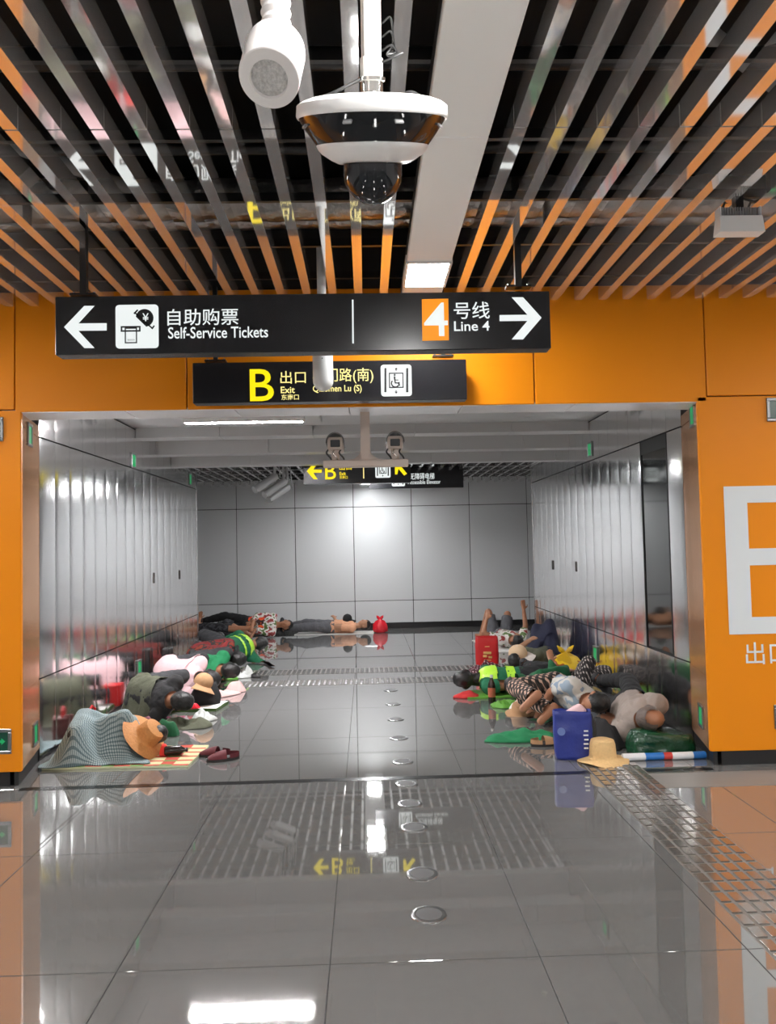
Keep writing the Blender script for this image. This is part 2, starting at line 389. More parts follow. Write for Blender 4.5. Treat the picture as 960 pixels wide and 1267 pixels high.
# ---- orange front walls and lintel
def panel(mb, x0, x1, z0, z1, y=YF, d=0.03, b=0.004): return mb.bev(x0, x1, y, y+d, z0, z1, b, 1)
wl = struct(MB().box(-6.5, -2.48, YF+0.025, YF+0.34, 0.09, 3.9).build('wall_left_front', 'joint', None))
wr = struct(MB().box(2.48, 6.5, YF+0.025, YF+0.34, 0.09, 3.9).build('wall_right_front', 'joint', None))
lt = struct(MB().box(-2.48, 2.48, YF+0.025, YF+0.34, 2.52, 3.9).build('wall_lintel', 'joint', None))
g = 0.004
XL = P(18, 450, YF).x; XR = P(873, 450, YF).x
for (a, b) in ((-6.4, -3.9), (-3.9, XL)):
    panel(MB(), a+g, b-g, 2.515+g, 3.32, ).build('orange_panel', 'orange', wl)
for (a, b) in ((-6.4, -4.4), (-4.4, -2.31)):
    panel(MB(), a+g, b-g, 0.10, 2.515-g).build('orange_panel', 'orange', wl)
for (a, b) in ((XR, 3.9), (3.9, 6.4)):
    panel(MB(), a+g, b-g, 2.535+g, 3.32).build('orange_panel', 'orange', wr)
for (a, b) in ((2.31, 4.4), (4.4, 6.4)):
    panel(MB(), a+g, b-g, 0.10, 2.535-g).build('orange_panel', 'orange', wr)
xs = [XL, P(231, 470, YF).x, P(661, 470, YF).x, XR]
for a, b in zip(xs[:-1], xs[1:]):
    panel(MB(), a+g, b-g, 2.50, 3.32).build('orange_panel', 'orange', lt)
box('kick_plate', 'black', wl, -6.4, -2.40, YF+0.03, YF+0.3, 0.0, 0.10)
box('kick_plate', 'black', wr, 2.40, 6.4, YF+0.03, YF+0.3, 0.0, 0.10)
# soffit under the lintel: warm panels
xs = [-2.45, -1.62, -0.88, -0.10, 0.68, 1.46, 2.45]
for a, b in zip(xs[:-1], xs[1:]):
    MB().bev(a+0.003, b-0.003, YF+0.01, 5.56, 2.495, 2.515, 0.003, 1).build('soffit_panel', mat('soffit_%.2f' % a, (0.78, 0.78, 0.78), 0.25, 0.25), lt)
box('soffit_upstand', 'grey_panel', lt, -2.45, 2.45, 5.55, 5.58, 2.51, 3.0)
# ---- passage walls: rows of bowed steel strips
def bowed(w, h, bow=0.0022, n=8):
    """strip in the YZ plane, its face bulging to -X"""
    mb = MB(); vs = []
    for z in (0, h):
        for k in range(n+1):
            t = k/n; e = 0.0015 if k in (0, n) else 0.0
            vs.append((-bow*(1-(2*t-1)**2)+e, t*w, z))
    fs = [(k, k+1, n+1+k+1, n+1+k) for k in range(n)]
    o = len(vs)
    vs += [(0.02, 0, 0), (0.02, w, 0), (0.02, 0, h), (0.02, w, h)]
    fs += [(0, n+1, o+2, o), (n, o+1, o+3, 2*n+1)]
    return mb.add(vs, fs)
PW = 0.30
rows = ((0.03, 0.603), (0.613, 2.412), (2.424, 2.84))
walls = {}
for sd, name in ((-1, 'wall_left'), (1, 'wall_right')):
    w = struct(MB().box(min(sd*(WX+0.022), sd*(WX+0.2)), max(sd*(WX+0.022), sd*(WX+0.2)), YF+0.34, YE, 0.0, 3.2).build(name, 'joint', None)); walls[sd] = w
    meshes = [mesh_local('steel_strip', bowed(PW-0.003, b-a, bw), 'steel', True) for (a, b), bw in zip(rows, (0.0003, 0.001, 0.001))]
    n = 18
    for k in range(n):
        y = 5.87+k*PW
        for r, (a, b) in enumerate(rows):
            if sd > 0 and r == 1 and k in (1, 2): continue
            o = inst('steel_strip', meshes[r], w, (sd*WX, y if sd > 0 else y+PW-0.003, a), 0 if sd > 0 else math.pi)
    box('skirting', 'black', w, min(sd*(WX+0.004), sd*(WX+0.03)), max(sd*(WX+0.004), sd*(WX+0.03)), 5.87, YE, 0.0, 0.03)
    # splayed reveal beside the opening
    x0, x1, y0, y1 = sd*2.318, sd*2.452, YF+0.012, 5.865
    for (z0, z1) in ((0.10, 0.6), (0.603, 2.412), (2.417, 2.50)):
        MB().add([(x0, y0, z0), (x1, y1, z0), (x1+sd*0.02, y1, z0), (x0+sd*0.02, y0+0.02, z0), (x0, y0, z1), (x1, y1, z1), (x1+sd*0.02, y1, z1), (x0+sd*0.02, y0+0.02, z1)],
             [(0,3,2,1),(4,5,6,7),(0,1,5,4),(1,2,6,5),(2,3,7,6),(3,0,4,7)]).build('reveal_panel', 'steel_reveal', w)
    MB().add([(x0+sd*0.03, y0+0.03, 0), (x1+sd*0.01, y1, 0), (x1+sd*0.03, y1, 0), (x0+sd*0.06, y0+0.03, 0), (x0+sd*0.03, y0+0.03, .1), (x1+sd*0.01, y1, .1), (x1+sd*0.03, y1, .1), (x0+sd*0.06, y0+0.03, .1)],
             [(0,3,2,1),(4,5,6,7),(0,1,5,4),(1,2,6,5),(2,3,7,6),(3,0,4,7)]).build('skirting', 'black', w)
    # end cap of the wall
    box('end_trim', 'steel_frame', w, min(sd*(WX-0.003), sd*(WX+0.2)), max(sd*(WX-0.003), sd*(WX+0.2)), YE-0.03, YE+0.01, 0.0, 2.84)
# dark cabinet door in the right wall
w = walls[1]
cd_ = MB().box(WX+0.006, WX+0.02, 6.185, 6.755, 0.625, 2.30).build('cabinet_door', 'door_glass', w)
box('door_frame', 'black', w, WX-0.002, WX+0.02, 6.172, 6.185, 0.613, 2.412)
box('door_frame', 'black', w, WX-0.002, WX+0.02, 6.755, 6.768, 0.613, 2.412)
box('door_head', 'black', w, WX+0.002, WX+0.02, 6.185, 6.755, 2.30, 2.412)
# small dark latches on the strips
for sd, pts in ((-1, ((190, 715), (222, 711))), (1, ((684, 699), (713, 701)))):
    for (px, py) in pts:
        p = X_(px, py, sd*WX)
        MB().bev(p.x-0.012, p.x+0.012, p.y-0.02, p.y+0.02, p.z-0.06, p.z+0.06, 0.008).build('latch', 'ptz_dark', walls[sd])

# ---- passage ceiling
ce = struct(MB().box(-WX-0.2, WX+0.2, YF+0.3, YE-1.3, 2.86, 2.95).build('ceiling_passage', 'grey_panel', None))
def beam(y0, y1, z, mface, munder, joints):
    xs = [-WX]+joints+[WX]
    for a, b in zip(xs[:-1], xs[1:]):
        MB().bev(a+0.003, b-0.003, y0, y0+0.02, z, 2.87, 0.002, 1).build('beam_face', mface, ce)
        MB().bev(a+0.003, b-0.003, y0+0.002, y1, z-0.004, z+0.012, 0.002, 1).build('beam_underside', munder, ce)
    MB().box(-WX, WX, y0+0.02, y1, z+0.012, 2.87).build('beam_core', 'grey_panel', ce)
beam(8.30, 8.55, 2.755, 'grey_panel', 'lt_panel', [-1.55, -0.55, 0.55, 1.6])
beam(9.10, 9.32, 2.668, 'grey_panel', 'lt_panel', [-1.13, 0.0, 1.12, 1.9])
beam(9.80, 9.96, 2.595, 'lt_panel', 'lt_panel', [-1.45, -0.3, 0.85, 1.75])
# lamp trough panels
for a, b in ((-2.2, -0.42), (0.0, 2.2)):
    MB().bev(a, b, 7.10, 7.78, 2.80, 2.86, 0.01, 1).build('trough_panel', 'lt_panel', ce)
def lamp_box(name, x0, x1, y0, y1, z, h, m, label, lit=True, group=None, cat='lamp'):
    e = empty(name, ((x0+x1)/2, (y0+y1)/2, z)); tag(e, label, cat, group)
    MB().box(x0+0.006, x1-0.006, y0+0.006, y1-0.006, z, z+0.012).build('diffuser_offscreen' if name.endswith('_offscreen') else 'diffuser', m, e)
    mb = MB(); t = 0.012
    mb.box(x0-t, x0+0.006, y0-t, y1+t, z-0.004, z+h).box(x1-0.006, x1+t, y0-t, y1+t, z-0.004, z+h)
    mb.box(x0+0.006, x1-0.006, y0-t, y0+0.006, z-0.004, z+h).box(x0+0.006, x1-0.006, y1-0.006, y1+t, z-0.004, z+h)
    mb.box(x0, x1, y0, y1, z+0.014, z+h)
    mb.build('housing', 'white', e); return e
lamp_box('ceiling_lamp', -1.71, -0.58, 7.34, 7.44, 2.755, 0.045, MT['tube'], 'long lit tube lamp on the passage ceiling behind the lintel')
# sprinkler / detector on ceiling
p = P(653, 519, 7.6)
e = MB().lathe([(0.075, 0.06), (0.072, 0.03), (0.05, 0.012), (0.035, 0.0)], (p.x, p.y, 2.80), 24).build('smoke_detector', 'cream', None, True)
tag(e, 'round cream smoke detector on the passage ceiling', 'smoke detector')

# ---- far corridor
wb = struct(MB().box(-6.5, 6.5, YB+0.02, YB+0.15, 0.0, 3.2).build('wall_back', 'joint', None))
jx = [P(x, 690, YB).x for x in (293, 365.5, 437.5, 510.5, 582)]
st = (jx[-1]-jx[0])/4
xs = [jx[0]+k*st for k in range(-3, 9)]
zr = (0.10, 0.515, 2.275, 3.05)
for a, b in zip(xs[:-1], xs[1:]):
    for z0, z1 in zip(zr[:-1], zr[1:]):
        MB().bev(a+0.006, b-0.006, YB, YB+0.025, z0+0.006, z1-0.006, 0.004, 1).build('enamel_panel', 'enamel', wb)
box('baseboard_strip', 'black', wb, -6.4, 6.4, YB+0.005, YB+0.02, 0.0, 0.10)
cf = struct(MB().box(-6.5, 6.5, 9.98, YB+0.1, 3.15, 3.25).build('ceiling_far', 'void', None))
sm = mesh_local('slat', MB().box(-0.018, 0.018, 0, 0.52, 0, 0.10), 'slat')
for j in range(7):
    for i in range(-19, 20):
        y = 10.05+j*0.62
        x = 0.02+i*0.16
        if abs(x-0.06) < 0.17 : continue
        inst('slat', sm, cf, (x, y, 2.68))
    box('carrier', 'black', cf, -3.2, 3.2, 10.05+j*0.62-0.06, 10.05+j*0.62-0.035, 2.74, 2.79)
box('light_trough', 'beam', cf, -0.10, 0.22, 10.0, YB, 2.66, 2.70)
for k, (a, b) in enumerate(((10.75, 11.1), (11.4, 11.65), (13.25, 13.75))):
    lamp_box('ceiling_lamp', -0.06, 0.18, a, b, 2.645, 0.014, MT['lampfar'], 'square white lamp panel set in the far corridor light trough', group='far corridor lamps')
for sd, nm_ in ((-1, 'left'), (1, 'right')):  # closing walls added out of view to keep stray light off the far wall
    struct(MB().box(min(sd*5.0, sd*5.15), max(sd*5.0, sd*5.15), YE-0.1, YB+0.02, 0.0, 3.2).build('wall_lightstop_end_'+nm_, 'enamel', None))
    struct(MB().box(min(sd*(WX+0.2), sd*5.0), max(sd*(WX+0.2), sd*5.0), YE-0.1, YE, 0.0, 3.2).build('wall_lightstop_front_'+nm_, 'enamel', None))

# ---- hall ceiling: slats under a black void
cv = struct(MB().box(-6.5, 6.5, -4.0, YF+0.3, 4.25, 4.35).build('ceiling', 'void', None))
SP = 0.169
s1 = mesh_local('slat', MB().box(-0.027, 0.027, 3.03, YF-0.01, 0, 0.004), 'slat')
s2 = mesh_local('slat', MB().box(-0.027, 0.027, -2.5, 3.02, 0, 0.004), 'slat')
s1b = mesh_local('slat_web', MB().box(-0.0268, 0.0268, 3.03, YF-0.01, 0.004, 0.105), 'slat_side')
s2b = mesh_local('slat_web', MB().box(-0.0268, 0.0268, -2.5, 3.02, 0.004, 0.105), 'slat_side')
XBEAM = 0.40
x00 = G(475, 358, ZS).x
for i in range(-26, 27):
    x = x00+i*SP
    if abs(x-XBEAM) < 0.155: continue
    for sl, web in ((s1, s1b), (s2, s2b)):
        o = inst('slat', sl, cv, (x, 0, ZS)); inst('web', web, o, (x, 0, ZS))
for y in (-1.6, -0.4, 0.8, 1.55, 2.15, 2.75, 3.3, 3.9, 4.5, 5.05):
    box('carrier_rail', 'black', cv, -4.5, 4.5, y, y+0.025, ZS+0.105, ZS+0.15)
# ducts and pipes in the void
def duct(y, z, r, m, x0=-4.5, x1=4.5, n=70, amp=0.012):
    pts = [(x0+(x1-x0)*k/n, y+noise.noise((k*0.7, y, 0))*amp*2, z+noise.noise((k*0.7, y, 5))*amp) for k in range(n+1)]
    return MB().tube(pts, [r+noise.noise((k*1.3, 3, y))*amp for k in range(n+1)], 16)
o = duct(4.62, 3.66, 0.12, 'foil').build('air_duct', 'foil', None, True); tag(o, 'silver foil wrapped duct crossing above the ceiling slats', 'duct')
o = duct(5.02, 3.72, 0.07, 'foil').build('air_duct', MT['foil'], None, True); tag(o, 'thinner foil wrapped pipe above the slats next to the orange wall', 'duct')
for y, z, r in ((3.4, 3.75, 0.05), (2.5, 3.8, 0.07), (1.6, 3.7, 0.04), (3.9, 3.6, 0.03)):
    o = MB().tube([(-4.5, y, z), (4.5, y, z)], r, 14).build('pipe', 'black', None, True)
    tag(o, 'black painted pipe crossing in the dark ceiling void', 'pipe', 'black pipes above the slats')
for (a, b) in (((-3.0, 2.2, 3.48), (-1.0, 4.3, 3.48)), ((1.3, 2.8, 3.48), (3.4, 4.4, 3.48))):
    o = MB().tube([a, b], 0.035, 12).build('conduit', 'cam_grey', None, True); tag(o, 'grey conduit running diagonally above the ceiling slats', 'conduit', 'diagonal conduits above the slats')
# beige light trough between the slats
tr = struct(MB().box(XBEAM-0.128, XBEAM+0.128, -2.6, YF, ZS+0.02, ZS+0.10).build('trim_1', 'joint', None))
cuts = [-2.5, 0.3, 3.05, 4.42, 4.86, YF-0.01]
for a, b in zip(cuts[:-1], cuts[1:]):
    if a == 4.42: continue
    MB().bev(XBEAM-0.13, XBEAM+0.13, a+0.002, b-0.002, ZS-0.025, ZS+0.02, 0.004, 1).build('beam_panel', 'beam', tr)
lamp_box('ceiling_lamp', XBEAM-0.125, XBEAM+0.125, 4.435, 4.845, ZS-0.028, 0.045, MT['lamp'], 'square lit lamp panel at the end of the beige ceiling trough')
for sx in (-3.9, 4.7):  # assumed side troughs and lamp panels, added out of view to light the hall
    t2 = struct(MB().box(sx-0.13, sx+0.13, -2.5, YF-0.01, ZS-0.025, ZS+0.02).build('trim_2', 'beam', None))
    for y in (-2.0, 1.3, 4.6):
        lamp_box('fill_lamp_offscreen', sx-0.125, sx+0.125, y-0.5, y+0.5, ZS-0.035, 0.009, MT['lamp'], 'unseen fill lamp panel added in an assumed side ceiling trough of the hall', group='added side trough lamps')
for y in (-2.0, 1.3):  # longer panels added out of view on the central trough as fill
    lamp_box('fill_lamp_offscreen', XBEAM-0.125, XBEAM+0.125, y-0.5, y+0.5, ZS-0.035, 0.009, MT['lamp'], 'unseen fill lamp panel added further along the beige ceiling trough', group='added trough lamps of the hall')
# plain walls added out of view so the hall's lamplight bounces
for nm_, b in (('left', (-6.6, -6.45, -4.0, YF+0.03)), ('right', (6.45, 6.6, -4.0, YF+0.03)), ('rear', (-6.6, 6.6, -4.1, -3.95))):
    struct(MB().box(b[0], b[1], b[2], b[3], 0.0, 4.3).build('wall_hall_bounce_'+nm_, 'enamel', None))
# ================================================================== SIGNS
def ppoly(pts, Y): return [((lambda q: (q.x, q.z))(P(x, y, Y))) for x, y in pts]
def flat(pts, Y, m, parent, name, t=0.003):
    """thin plate standing proud of a sign face at depth Y"""
    return MB().poly(ppoly(pts, Y), Y-t, Y).build(name, m, parent)
def prr(x0, y0, x1, y1, Y, r): return rrect(*prect(x0, y0, x1, y1, Y), r)
def rplate(r, Y, m, parent, name, t=0.003): return MB().poly(r, Y-t, Y).build(name, m, parent)
def ring_rect(x0, y0, x1, y1, w, Y, m, parent, name):
    a = prect(x0, y0, x1, y1, Y); mb = MB()
    mb.box(a[0], a[1], Y-0.003, Y, a[3]-w, a[3]).box(a[0], a[1], Y-0.003, Y, a[2], a[2]+w)
    mb.box(a[0], a[0]+w, Y-0.003, Y, a[2]+w, a[3]-w).box(a[1]-w, a[1], Y-0.003, Y, a[2]+w, a[3]-w)
    return mb.build(name, m, parent)
def ptext(s, x0, y0, x1, y1, Y, m, parent, bold=0.012, name='lettering'):
    a = prect(x0, y0, x1, y1, Y); return text(s, a[0], a[1], a[2], a[3], Y, m, parent, bold, name=name)
def sign_box(name, x0, y0, x1, y1, Y, d, label):
    a = prect(x0, y0, x1, y1, Y)
    e = empty(name, ((a[0]+a[1])/2, Y+d/2, a[2])); tag(e, label, 'sign')
    MB().bev(a[0], a[1], Y, Y+d, a[2], a[3], 0.004, 1).build('sign_case', 'sign_black', e)
    return e, a
def hanger(e, px, py, Y, ztop, w=0.018):
    q = P(px, py, Y)
    MB().box(q.x-w, q.x+w, Y-w, Y+w, q.z-0.003, ztop).build('hanger_rod', 'black', e)
    MB().box(q.x-0.07, q.x+0.07, Y-0.03, Y+0.03, q.z-0.003, q.z+0.008).build('hanger_plate', 'black', e)
    for dx in (-0.055, 0.055): MB().lathe([(0.007, 0), (0.007, 0.012), (0.003, 0.014)], (q.x+dx, Y, q.z+0.008), 8).build('bolt', 'steel_frame', e)
def wheelchair(x0, y0, x1, y1, Y, e, base):
    """lift pictogram: white tile, door bars, framed wheelchair user, arrows"""
    e = rplate(prr(x0, y0, x1, y1, Y, 0.02*(base/0.2)), Y, 'e_white', e, 'pictogram_tile')
    Yp = Y-0.003; W = x1-x0; H = y1-y0
    f = lambda a, b: (x0+a*W, y0+b*H)
    for a, b in ((0.12, 0.19), (0.81, 0.89)): flat([f(a, 0.10), f(b, 0.10), f(b, 0.88), f(a, 0.88)], Yp, 'ink', e, 'door_bar')
    p0 = f(0.26, 0.25); p1 = f(0.74, 0.74); ring_rect(p0[0], p0[1], p1[0], p1[1], 0.008, Yp, 'ink', e, 'pictogram_frame')
    flat([f(0.5, 0.08), f(0.55, 0.15), f(0.51, 0.15), f(0.51, 0.20), f(0.48, 0.20), f(0.48, 0.15), f(0.44, 0.15)], Yp, 'ink', e, 'arrow')
    flat([f(0.5, 0.93), f(0.55, 0.86), f(0.51, 0.86), f(0.51, 0.81), f(0.48, 0.81), f(0.48, 0.86), f(0.44, 0.86)], Yp, 'ink', e, 'arrow')
    c = f(0.47, 0.59)
    ro, ri = 0.145, 0.10; pts = [(c[0]+W*ro*math.cos(w), c[1]+H*ro*math.sin(w)) for w in [math.radians(-20+k*20) for k in range(13)]]
    pts += [(c[0]+W*ri*math.cos(w), c[1]+H*ri*math.sin(w)) for w in [math.radians(-20+k*20) for k in range(12, -1, -1)]]
    flat(pts, Yp, 'ink', e, 'pictogram_wheel')
    flat([f(0.41, 0.37), f(0.48, 0.37), f(0.48, 0.47), f(0.57, 0.47), f(0.57, 0.50), f(0.48, 0.50), f(0.49, 0.56), f(0.58, 0.56), f(0.64, 0.67), f(0.61, 0.68), f(0.55, 0.60), f(0.45, 0.60)], Yp, 'ink', e, 'pictogram_figure')
    flat([(f(0.45, 0.325)[0]+0.035*W*math.cos(k*math.pi/5), f(0.45, 0.325)[1]+0.035*H*math.sin(k*math.pi/5)) for k in range(10)], Yp, 'ink', e, 'pictogram_head')

# --- large hanging sign
Y1 = 4.2
sg, a1 = sign_box('direction_sign', 68, 367, 682, 431, Y1, 0.10, 'long black hanging sign to self-service tickets and line four')
hanger(sg, 104, 366, Y1+0.05, 3.6); hanger(sg, 641, 356, Y1+0.05, 3.6)
flat([(79.4, 404.9), (104.5, 378.6), (116.9, 378.6), (97, 400.3), (132, 400), (132, 409), (97, 409.3), (117, 430.7), (104.5, 430.7)], Y1, 'e_white', sg, 'arrow')
flat([(669.9, 393.3), (647, 368), (633, 368), (652.5, 389.6), (618, 390), (618, 397.4), (652.5, 397), (633, 420), (647, 420)], Y1, 'e_white', sg, 'arrow')
sgt = rplate(prr(143, 377.5, 196.4, 430.7, Y1, 0.02), Y1, 'e_white', sg, 'pictogram_tile')
Yq = Y1-0.003
cx, cy, rr_ = 179.0, 393.5, 11.0
flat([(cx+rr_*math.cos(w), cy+rr_*math.sin(w)) for w in [math.radians(-172+k*14) for k in range(19)]], Yq, 'ink', sgt, 'coin')
for (u, v) in (((165.5, 388.5), (188.5, 408.2)),):
    flat([(165.8, 387.0), (167.0, 385.8), (189.0, 405.6), (187.8, 407.0)], Yq, 'ink', sgt, 'coin_slot')
flat([(165.2, 387.8), (170, 382.8), (171.2, 384), (166.6, 389)], Yq, 'ink', sgt, 'coin_slot'); flat([(187.2, 406.5), (190.5, 402.5), (191.6, 403.6), (188.6, 407.6)], Yq, 'ink', sgt, 'coin_slot')
ptext('¥', 176.2, 387.6, 184.0, 397.4, Yq-0.0035, MT['e_white'], sgt, 0.01)
ring_rect(149.5, 403.7, 174.0, 410.3, 0.008, Yq, 'ink', sgt, 'ticket_slot')
ring_rect(154.4, 405.6, 169.7, 424.7, 0.006, Yq, 'ink', sgt, 'ticket'); ring_rect(158, 420, 166.5, 421.3, 0.0015, Yq, 'cam_grey', sgt, 'ticket_print')
ptext('自助购票', 206.9, 382.4, 295, 401.9, Y1-0.003, MT['e_white'], sg, 0.006)
ptext('Self-Service Tickets', 208, 404.9, 331.7, 417.5, Y1-0.003, MT['e_white'], sg, 0.01)
flat([(435.3, 371), (437.3, 371), (437.8, 425), (435.8, 425)], Y1, 'e_white', sg, 'divider')
lt_ = flat([(521.8, 370.4), (554.5, 369.7), (555.3, 421), (522.6, 421.7)], Y1, 'e_orange', sg, 'line_tile')
ptext('4', 524, 374.5, 554.5, 415.7, Y1-0.0045, MT['e_white'], lt_, 0.006)
ptext('号线', 561, 373.7, 606, 394.2, Y1-0.003, MT['e_white'], sg, 0.006)
ptext('Line 4', 561.5, 397.4, 605.8, 409.2, Y1-0.003, MT['e_white'], sg, 0.012)
# --- exit sign on the lintel
Y2 = 5.08
sg, a2 = sign_box('exit_sign', 238, 449, 578, 494, Y2, 0.10, 'black sign with yellow exit letter and lift symbol below the long hanging sign')
hanger(sg, 267, 447.5, Y2+0.05, 3.3, 0.014); hanger(sg, 548, 441.5, Y2+0.05, 3.3, 0.014)
ptext('B', 308.8, 456.8, 339, 496, Y2-0.003, MT['e_yellow'], sg, 0.006)
ptext('出口', 346.6, 459.2, 378.5, 474.4, Y2-0.003, MT['e_cream'], sg, 0.005)
ptext('Exit', 347.2, 478.4, 364.8, 486.4, Y2-0.003, MT['e_cream'], sg, 0.016)
ptext('东南口', 348, 487.9, 369.7, 494.7, Y2-0.003, MT['e_cream'], sg, 0.01)
ptext('桥门路(南)', 386.5, 456.0, 462, 474.0, Y2-0.003, MT['e_cream'], sg, 0.005)
ptext('Qiaomen Lu (S)', 387, 476.8, 447.5, 486.5, Y2-0.003, MT['e_cream'], sg, 0.014)
wheelchair(470.8, 451.6, 509.6, 490.0, Y2, sg, 0.2)
# --- sign deep in the passage
Y3 = 10.03
sg, a3 = sign_box('exit_sign', 375, 566, 508.5, 597, Y3, 0.10, 'black passage sign with yellow arrows behind the twin camera bracket')
flat([(379.5, 583), (388, 573), (393, 573), (387.5, 581), (398, 581), (398, 585), (387.5, 585), (393, 593), (388, 593)], Y3, 'e_yellow', sg, 'arrow')
ptext('B', 402, 573, 415.8, 593, Y3-0.004, MT['e_yellow'], sg, 0.006)
ptext('出口', 419.5, 573, 435, 581.5, Y3-0.004, MT['e_yellow'], sg, 0.005)
ptext('Exit', 420, 584, 427.8, 588.2, Y3-0.004, MT['e_yellow'], sg, 0.016); ptext('东南口', 420, 588.8, 430, 592.4, Y3-0.004, MT['e_yellow'], sg, 0.01)
flat([(449, 572), (450.3, 572), (450.6, 592), (449.3, 592)], Y3, 'e_cream', sg, 'divider')
wheelchair(464, 572, 483.2, 591, Y3, sg, 0.2)
flat([(488.5, 574), (498, 573.5), (496, 577), (503.5, 586), (500, 588.5), (493, 580), (491.5, 587), (488.7, 587)], Y3, 'e_yellow', sg, 'arrow')
for px in (392, 490):
    q = P(px, 566, Y3+0.05); MB().box(q.x-0.012, q.x+0.012, Y3+0.04, Y3+0.06, q.z, 3.16).build('hanger_rod', 'black', sg)
Y4 = 11.7
sg, a4 = sign_box('lift_sign', 456, 579, 573.5, 603, Y4, 0.08, 'black sign with white lettering for the accessible elevator behind the yellow arrow sign')
ptext('无障碍电梯', 507, 585.5, 537.5, 593, Y4-0.004, MT['e_white'], sg, 0.005)
ptext('Accessible Elevator', 504.5, 594.4, 545, 598.4, Y4-0.004, MT['e_white'], sg, 0.005)
wheelchair(484.5, 584.5, 501, 601.5, Y4, sg, 0.2)
for px in (470, 560):
    q = P(px, 579, Y4+0.04); MB().box(q.x-0.012, q.x+0.012, Y4+0.03, Y4+0.05, q.z, 3.16).build('hanger_rod', 'black', sg)
# --- big letter and characters on the orange wall (flat white print)
a = prect(894.9, 602, 927, 784.5, YF); xs0 = a[0]; zt, zb = a[3], a[2]
H = zt-zb; sw = P(925.5, 690, YF).x-P(897, 690, YF).x; bt = 0.115
lb = MB(); yb0, yb1 = YF-0.003, YF+0.002
lb.box(xs0, xs0+sw, yb0, yb1, zb, zt)
zm1 = P(926, 676.8, YF).z; zm0 = P(927, 699.5, YF).z
def dee(z0, z1, xr, first):
    ro = (z1-z0)/2; ri = ro-bt; cz = (z0+z1)/2
    if first: lb.box(xs0+sw, xr, yb0, yb1, z1-bt, z1)
    lb.box(xs0+sw, xr, yb0, yb1, z0, z0+bt)
    n = 16
    for k in range(n):
        w0, w1 = [math.radians(-90+180*(k+q)/n) for q in (0, 1)]
        pts = [(xr+ri*math.cos(w0), cz+ri*math.sin(w0)), (xr+ro*math.cos(w0), cz+ro*math.sin(w0)), (xr+ro*math.cos(w1), cz+ro*math.sin(w1)), (xr+ri*math.cos(w1), cz+ri*math.sin(w1))]
        lb.poly(pts, yb0-(0.0 if first else 0.0008), yb1)
dee(zm0, zt, xs0+0.42, 1); dee(zb, zm0+bt, xs0+0.42, 0)
lb.build('exit_letter', 'print_white', wr)
a = prect(922, 795, 975, 821, YF-0.003); text('出口', a[0], a[1], a[2], a[3], YF-0.003, MT['print_white'], wr, 0.004)

# ================================================================== GREEN EXIT INDICATORS
def exit_light(c, nrm, w=0.25, h=0.165, lit=True, label='', group=None, fs=1.0):
    """c: centre on the wall; nrm: unit vector out of the wall"""
    n = Vector(nrm).normalized(); t = Vector((0, 0, 1)).cross(n).normalized(); z = Vector((0, 0, 1))
    mx = Matrix((t, n, z)).transposed().to_4x4(); mx.translation = Vector(c)
    e = empty('exit_indicator', Vector(c)-z*h/2); tag(e, label, 'exit light', group)
    f = 0.022
    mb = MB().bev(-w/2, w/2, -0.002, 0.012, -h/2, -h/2+f, 0.004, 1).bev(-w/2, w/2, -0.002, 0.012, h/2-f, h/2, 0.004, 1)
    mb.bev(-w/2, -w/2+f, -0.002, 0.012, -h/2+f, h/2-f, 0.004, 1).bev(w/2-f, w/2, -0.002, 0.012, -h/2+f, h/2-f, 0.004, 1)
    mb.xform(mx).build('frame', 'ind_frame', e)
    pn = MB().box(-w/2+f, w/2-f, -0.002, 0.006, -h/2+f, h/2-f).xform(mx).build('panel', 'e_green' if lit else 'green_dark', e)
    # running figure and arrow print
    k = 0.0065; m2 = 'green_print' if lit else 'e_green'
    fig = [(-0.06, -0.045), (-0.045, -0.045), (-0.03, -0.015), (-0.01, -0.04), (0.015, -0.04), (0.0, -0.03), (-0.018, 0.0), (-0.012, 0.02), (0.01, 0.01), (0.013, 0.018), (-0.012, 0.032), (-0.04, 0.025), (-0.055, 0.005), (-0.048, 0.0), (-0.036, 0.015), (-0.038, -0.01)]
    MB().poly([(u*fs, v*0.9) for u, v in fig], k-0.002, k).xform(mx).build('runner_print', m2, pn)
    MB().poly([(u*fs, v) for u, v in [(0.03, -0.008), (0.06, -0.008), (0.06, -0.022), (0.085, 0), (0.06, 0.022), (0.06, 0.008), (0.03, 0.008)]], k-0.002, k).xform(mx).build('arrow_print', m2, pn)
    return e
q = P(14.5, 917, YF); exit_light((q.x-0.125, YF, q.z), (0, -1, 0), lit=False, label='green exit indicator low on the orange wall beside the checked blanket')
q = P(4.5, 531, YF); exit_light((q.x-0.125, YF, q.z), (0, -1, 0), lit=False, label='dark exit indicator high on the orange wall beside the long sign')
q = P(948, 507, YF); exit_light((q.x+0.125, YF, q.z), (0, -1, 0), lit=False, label='green exit indicator high on the orange wall above the big white letter')
q = P(957.5, 887, YF); exit_light((q.x+0.125, YF, q.z), (0, -1, 0), lit=False, label='exit indicator low on the orange wall below the big white letter')
